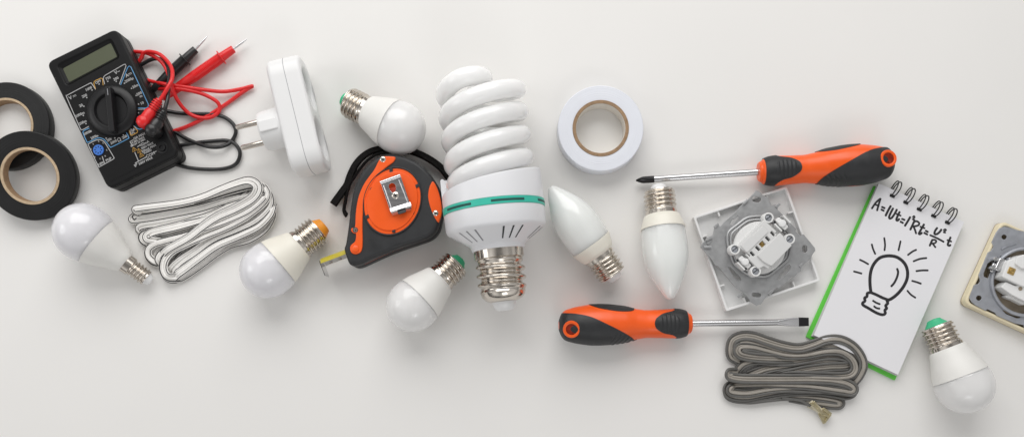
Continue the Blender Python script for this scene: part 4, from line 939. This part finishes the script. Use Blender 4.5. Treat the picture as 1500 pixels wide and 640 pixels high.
t = Thing('cable_bundle', 'folded bundle of white twin cable with thin black stripes', 'cable', ground(297, 336, 8), 0, 'folded bundles of twin cable')
zw = Zf(180, 250, 3.765)
WS = [
 (3.2, [(120, 225), (300, 190), (430, 160), (560, 130), (660, 118), (720, 130), (700, 160), (600, 200), (480, 240), (300, 290), (180, 330), (130, 380)]),
 (3.2, [(150, 350), (300, 310), (450, 270), (600, 215), (720, 170), (780, 190), (740, 240), (620, 300), (500, 350), (380, 420), (300, 500), (285, 560)]),
 (3.2, [(160, 480), (200, 420), (330, 370), (470, 320), (620, 260), (760, 200), (800, 210), (780, 265), (680, 330), (560, 380), (450, 450), (360, 520), (300, 575)]),
 (4.0, [(300, 575), (400, 505), (500, 440), (600, 396), (720, 362), (800, 305), (818, 250)]),
 (5.5, [(228, 535), (232, 575), (262, 598), (300, 596), (350, 572), (430, 518), (520, 452), (600, 408), (700, 380), (785, 325), (826, 255), (822, 200), (800, 160)]),
 (8.0, [(58, 248), (50, 262), (62, 272), (150, 262), (300, 235), (430, 208), (560, 168), (640, 146), (690, 136), (716, 148), (690, 180), (600, 218), (500, 262), (420, 305)]),
 (7.5, [(88, 335), (82, 318), (110, 302), (220, 285), (350, 260), (480, 230), (590, 190), (690, 140), (745, 105), (730, 85), (660, 95), (560, 125), (430, 165)]),
 (8.0, [(140, 395), (116, 378), (115, 358), (150, 340), (240, 318), (360, 288), (470, 250), (560, 208), (650, 165), (720, 125)]),
 (9.5, [(205, 385), (150, 378), (135, 362), (180, 338), (300, 310), (430, 272), (520, 236), (640, 178)]),
 (8.5, [(215, 508), (170, 502), (138, 470), (140, 430), (180, 400), (260, 378), (350, 356), (430, 322), (520, 272), (620, 215), (700, 165), (745, 130)]),
 (11.5, [(255, 578), (272, 545), (320, 500), (400, 445), (500, 375), (620, 325), (730, 272), (800, 205), (812, 155), (785, 105), (740, 75)]),
 (12.5, [(215, 520), (195, 505), (196, 475), (230, 440), (320, 395), (410, 340), (500, 280), (600, 225), (690, 178), (750, 140), (772, 112), (755, 85), (700, 80), (620, 100), (500, 135), (380, 165)]),
 (14.0, [(270, 590), (330, 550), (420, 482), (520, 412), (640, 360), (750, 305), (815, 235), (820, 185)]),
 (16.0, [(300, 585), (250, 582), (228, 545), (235, 495), (275, 445), (350, 405), (450, 360), (560, 315), (670, 258), (760, 190), (795, 140), (782, 100), (745, 78)]),
 (19.0, [(85, 228), (62, 222), (66, 208), (110, 200), (300, 176), (430, 146), (550, 98), (640, 67), (690, 58), (726, 72), (738, 102), (708, 150), (620, 203), (520, 250), (440, 305), (360, 368), (262, 424), (210, 462), (192, 500)]),
 (17.5, [(410, 330), (500, 300), (600, 262), (690, 220), (760, 165), (782, 135)]),
]
A, B = MB(), MB(); twin(t, A, B, zw, WS, 1.85, dups=((2.6, 0), (-3.6, -1.5)))
t.part('plain_core', A, M['wire_white']); t.part('striped_core', B, [M['wire_white'], M['wire_stripe']])

# ------------------------------------------------------------------ grey twin cable
t = Thing('cable_bundle', 'folded bundle of grey twin cable lying over the lower corner of the notepad', 'cable', ground(1165, 545, 8), 0, 'folded bundles of twin cable')
zg = Zf(1040, 470, 4.0)
GS_ = [
 (4.0, [(180, 235), (150, 205), (160, 170), (220, 150), (330, 165), (450, 190), (600, 190), (720, 185), (800, 205), (840, 255), (860, 320), (845, 370)]),
 (4.0, [(190, 330), (300, 300), (420, 270), (560, 262), (700, 270), (790, 290), (810, 330), (760, 350), (600, 340), (400, 330)]),
 (4.0, [(130, 440), (180, 452), (300, 430), (450, 400), (600, 395), (720, 405), (800, 420)]),
 (6.0, [(300, 345), (450, 320), (600, 300), (720, 292), (800, 270)]),
 (6.0, [(115, 400), (105, 425), (130, 448), (200, 458), (320, 442), (450, 420), (600, 412), (720, 425), (790, 438), (830, 425), (835, 400), (790, 385)]),
 (8.0, [(130, 372), (104, 388), (104, 420), (140, 440), (220, 446), (330, 424), (450, 405), (580, 400), (700, 405), (780, 412), (825, 405)]),
 ((9, 19), [(175, 235), (130, 210), (122, 165), (138, 115), (190, 92), (255, 96), (340, 124), (430, 150), (520, 162), (600, 142), (680, 112), (760, 108), (830, 138), (878, 188), (902, 250), (888, 320), (850, 378)]),
 (11.0, [(180, 228), (146, 195), (150, 145), (205, 120), (300, 138), (400, 168), (500, 186), (600, 176), (700, 152), (775, 160), (835, 200), (868, 262), (858, 330), (830, 372)]),
 (14.0, [(640, 212), (500, 216), (360, 214), (250, 206), (185, 192), (170, 170), (190, 152), (260, 155), (340, 174), (450, 198), (560, 198), (680, 178), (770, 182), (830, 222), (850, 275), (825, 312), (760, 322), (640, 318), (500, 316), (420, 322)]),
 (9.0, [(160, 300), (200, 252), (275, 230), (360, 236), (460, 240), (560, 226), (680, 206), (780, 212), (826, 236), (800, 258), (700, 264), (560, 282), (430, 312), (300, 338)]),
 (7.0, [(230, 325), (330, 285), (450, 262), (560, 246), (690, 232), (800, 240)]),
 (15.0, [(165, 300), (120, 298), (108, 312), (120, 330), (190, 342), (320, 344), (470, 344), (600, 344), (720, 350), (800, 366), (842, 392), (832, 415), (770, 408), (600, 384), (450, 374), (300, 370), (135, 376)]),
 (12.0, [(150, 380), (122, 395), (130, 415), (220, 422), (340, 402), (460, 392), (600, 398), (720, 402)]),
 (5.0, [(150, 455), (230, 462), (330, 450), (430, 440), (540, 440), (650, 450), (735, 464), (766, 480), (748, 494), (680, 488), (560, 468), (470, 452)]),
]
A, B = MB(), MB(); twin(t, A, B, zg, GS_, 2.1, stripe=False, seg=12, kick=0.7, dups=((2.6, 0), (-3.6, -1.5)))
ends = [[(400, 448), (500, 455), (560, 470), (590, 482)], [(420, 450), (520, 462), (565, 482), (588, 496)]]
for k, e in enumerate(ends):
    (A, B)[k].tube(smooth([t.l(*zg(x, y), 5 + 3 * k) for x, y in e], 6), 2.2, 10)
t.part('grey_core', A, M['wire_grey']); t.part('dark_core', B, M['wire_dark'])
def along(mb, p, q, w, hgt, z, bev=0.5):
    a, c = t.l(*zg(*p), z), t.l(*zg(*q), z); d = c - a; mb.box(((a.x + c.x) / 2, (a.y + c.y) / 2, z - hgt / 2), (d.length, w, hgt), math.atan2(d.y, d.x), bev)
b = MB(); along(b, (585, 472), (650, 530), 9, 5, 7, 1.5); along(b, (575, 492), (632, 518), 7, 4, 4, 1.2); t.part('terminal_sleeve', b, M['sleeve'])
b = MB(); along(b, (605, 470), (660, 548), 4, 4, 10, 0.8); along(b, (645, 520), (690, 572), 11, 1.6, 7, 0.5); along(b, (640, 535), (672, 598), 5, 3, 6, 0.5)
along(b, (660, 510), (708, 545), 4, 5, 8, 0.5); along(b, (655, 540), (700, 560), 3, 6, 9, 0.5); along(b, (588, 480), (640, 510), 3, 4, 11, 0.4); along(b, (676, 585), (706, 545), 3, 4, 9, 0.4)
t.part('spade_terminal', b, M['brass_pale'])

# ------------------------------------------------------------------ light
w = bpy.data.worlds.new('World'); scene.world = w; w.use_nodes = True
nt = w.node_tree; bg = nt.nodes['Background']
tc = nt.nodes.new('ShaderNodeTexCoord'); sp = nt.nodes.new('ShaderNodeSeparateXYZ'); nt.links.new(tc.outputs['Generated'], sp.inputs[0])
rp = nt.nodes.new('ShaderNodeValToRGB'); nt.links.new(sp.outputs['Z'], rp.inputs['Fac'])
cr = rp.color_ramp; cr.elements[0].position = 0.0; cr.elements[0].color = (0.05, 0.05, 0.05, 1); cr.elements[1].position = 1.0; cr.elements[1].color = (0.30, 0.295, 0.29, 1)
e = cr.elements.new(0.15); e.color = (0.30, 0.295, 0.29, 1); e = cr.elements.new(0.6); e.color = (0.66, 0.655, 0.65, 1); e = cr.elements.new(0.85); e.color = (0.55, 0.545, 0.54, 1)
ns = nt.nodes.new('ShaderNodeTexNoise'); ns.inputs['Scale'].default_value = 1.6; ns.inputs['Detail'].default_value = 1; nt.links.new(tc.outputs['Generated'], ns.inputs['Vector'])
mr = nt.nodes.new('ShaderNodeMapRange'); mr.inputs['From Min'].default_value = 0.35; mr.inputs['From Max'].default_value = 0.65; mr.inputs['To Min'].default_value = 0.55; mr.inputs['To Max'].default_value = 1.4
nt.links.new(ns.outputs['Fac'], mr.inputs['Value'])
mx = nt.nodes.new('ShaderNodeVectorMath'); mx.operation = 'SCALE'; nt.links.new(rp.outputs['Color'], mx.inputs[0]); nt.links.new(mr.outputs['Result'], mx.inputs['Scale'])
nt.links.new(mx.outputs['Vector'], bg.inputs['Color']); bg.inputs['Strength'].default_value = 1.05

def area(name, loc, target, sx, sy, power, col=(1, 1, 1)):
    l = bpy.data.lights.new(name, 'AREA'); l.shape = 'RECTANGLE'; l.size = sx; l.size_y = sy; l.energy = power; l.color = col
    o = bpy.data.objects.new(name, l); COL.objects.link(o); o.location = loc
    o.rotation_euler = (Vector(target) - Vector(loc)).to_track_quat('-Z', 'Y').to_euler()
    return o
area('window_softbox', (-0.15, 1.25, 1.0), (0, 0.05, 0), 1.7, 1.1, 18, (1.0, 0.99, 0.975))
area('side_softbox', (-1.3, 0.2, 0.7), (0, 0.1, 0), 0.5, 0.5, 2.0)
area('front_softbox', (0.25, -0.9, 0.9), (0, 0.1, 0), 0.45, 0.3, 1.3)

# ------------------------------------------------------------------ camera
cam = bpy.data.cameras.new('camera'); co = bpy.data.objects.new('camera', cam); COL.objects.link(co)
co.location = (0, 0, H * S); cam.sensor_width = 36.0; cam.sensor_fit = 'HORIZONTAL'
cam.lens = 36.0 * H / 1500.0
cam.shift_x = 0.0; cam.shift_y = (500 - 320) / 1500.0
cam.clip_start = 0.01; cam.clip_end = 50
scene.camera = co
scene.view_settings.view_transform = 'Standard'; scene.view_settings.look = 'None'; scene.view_settings.exposure = 0; scene.view_settings.gamma = 1
scene.cycles.max_bounces = 8
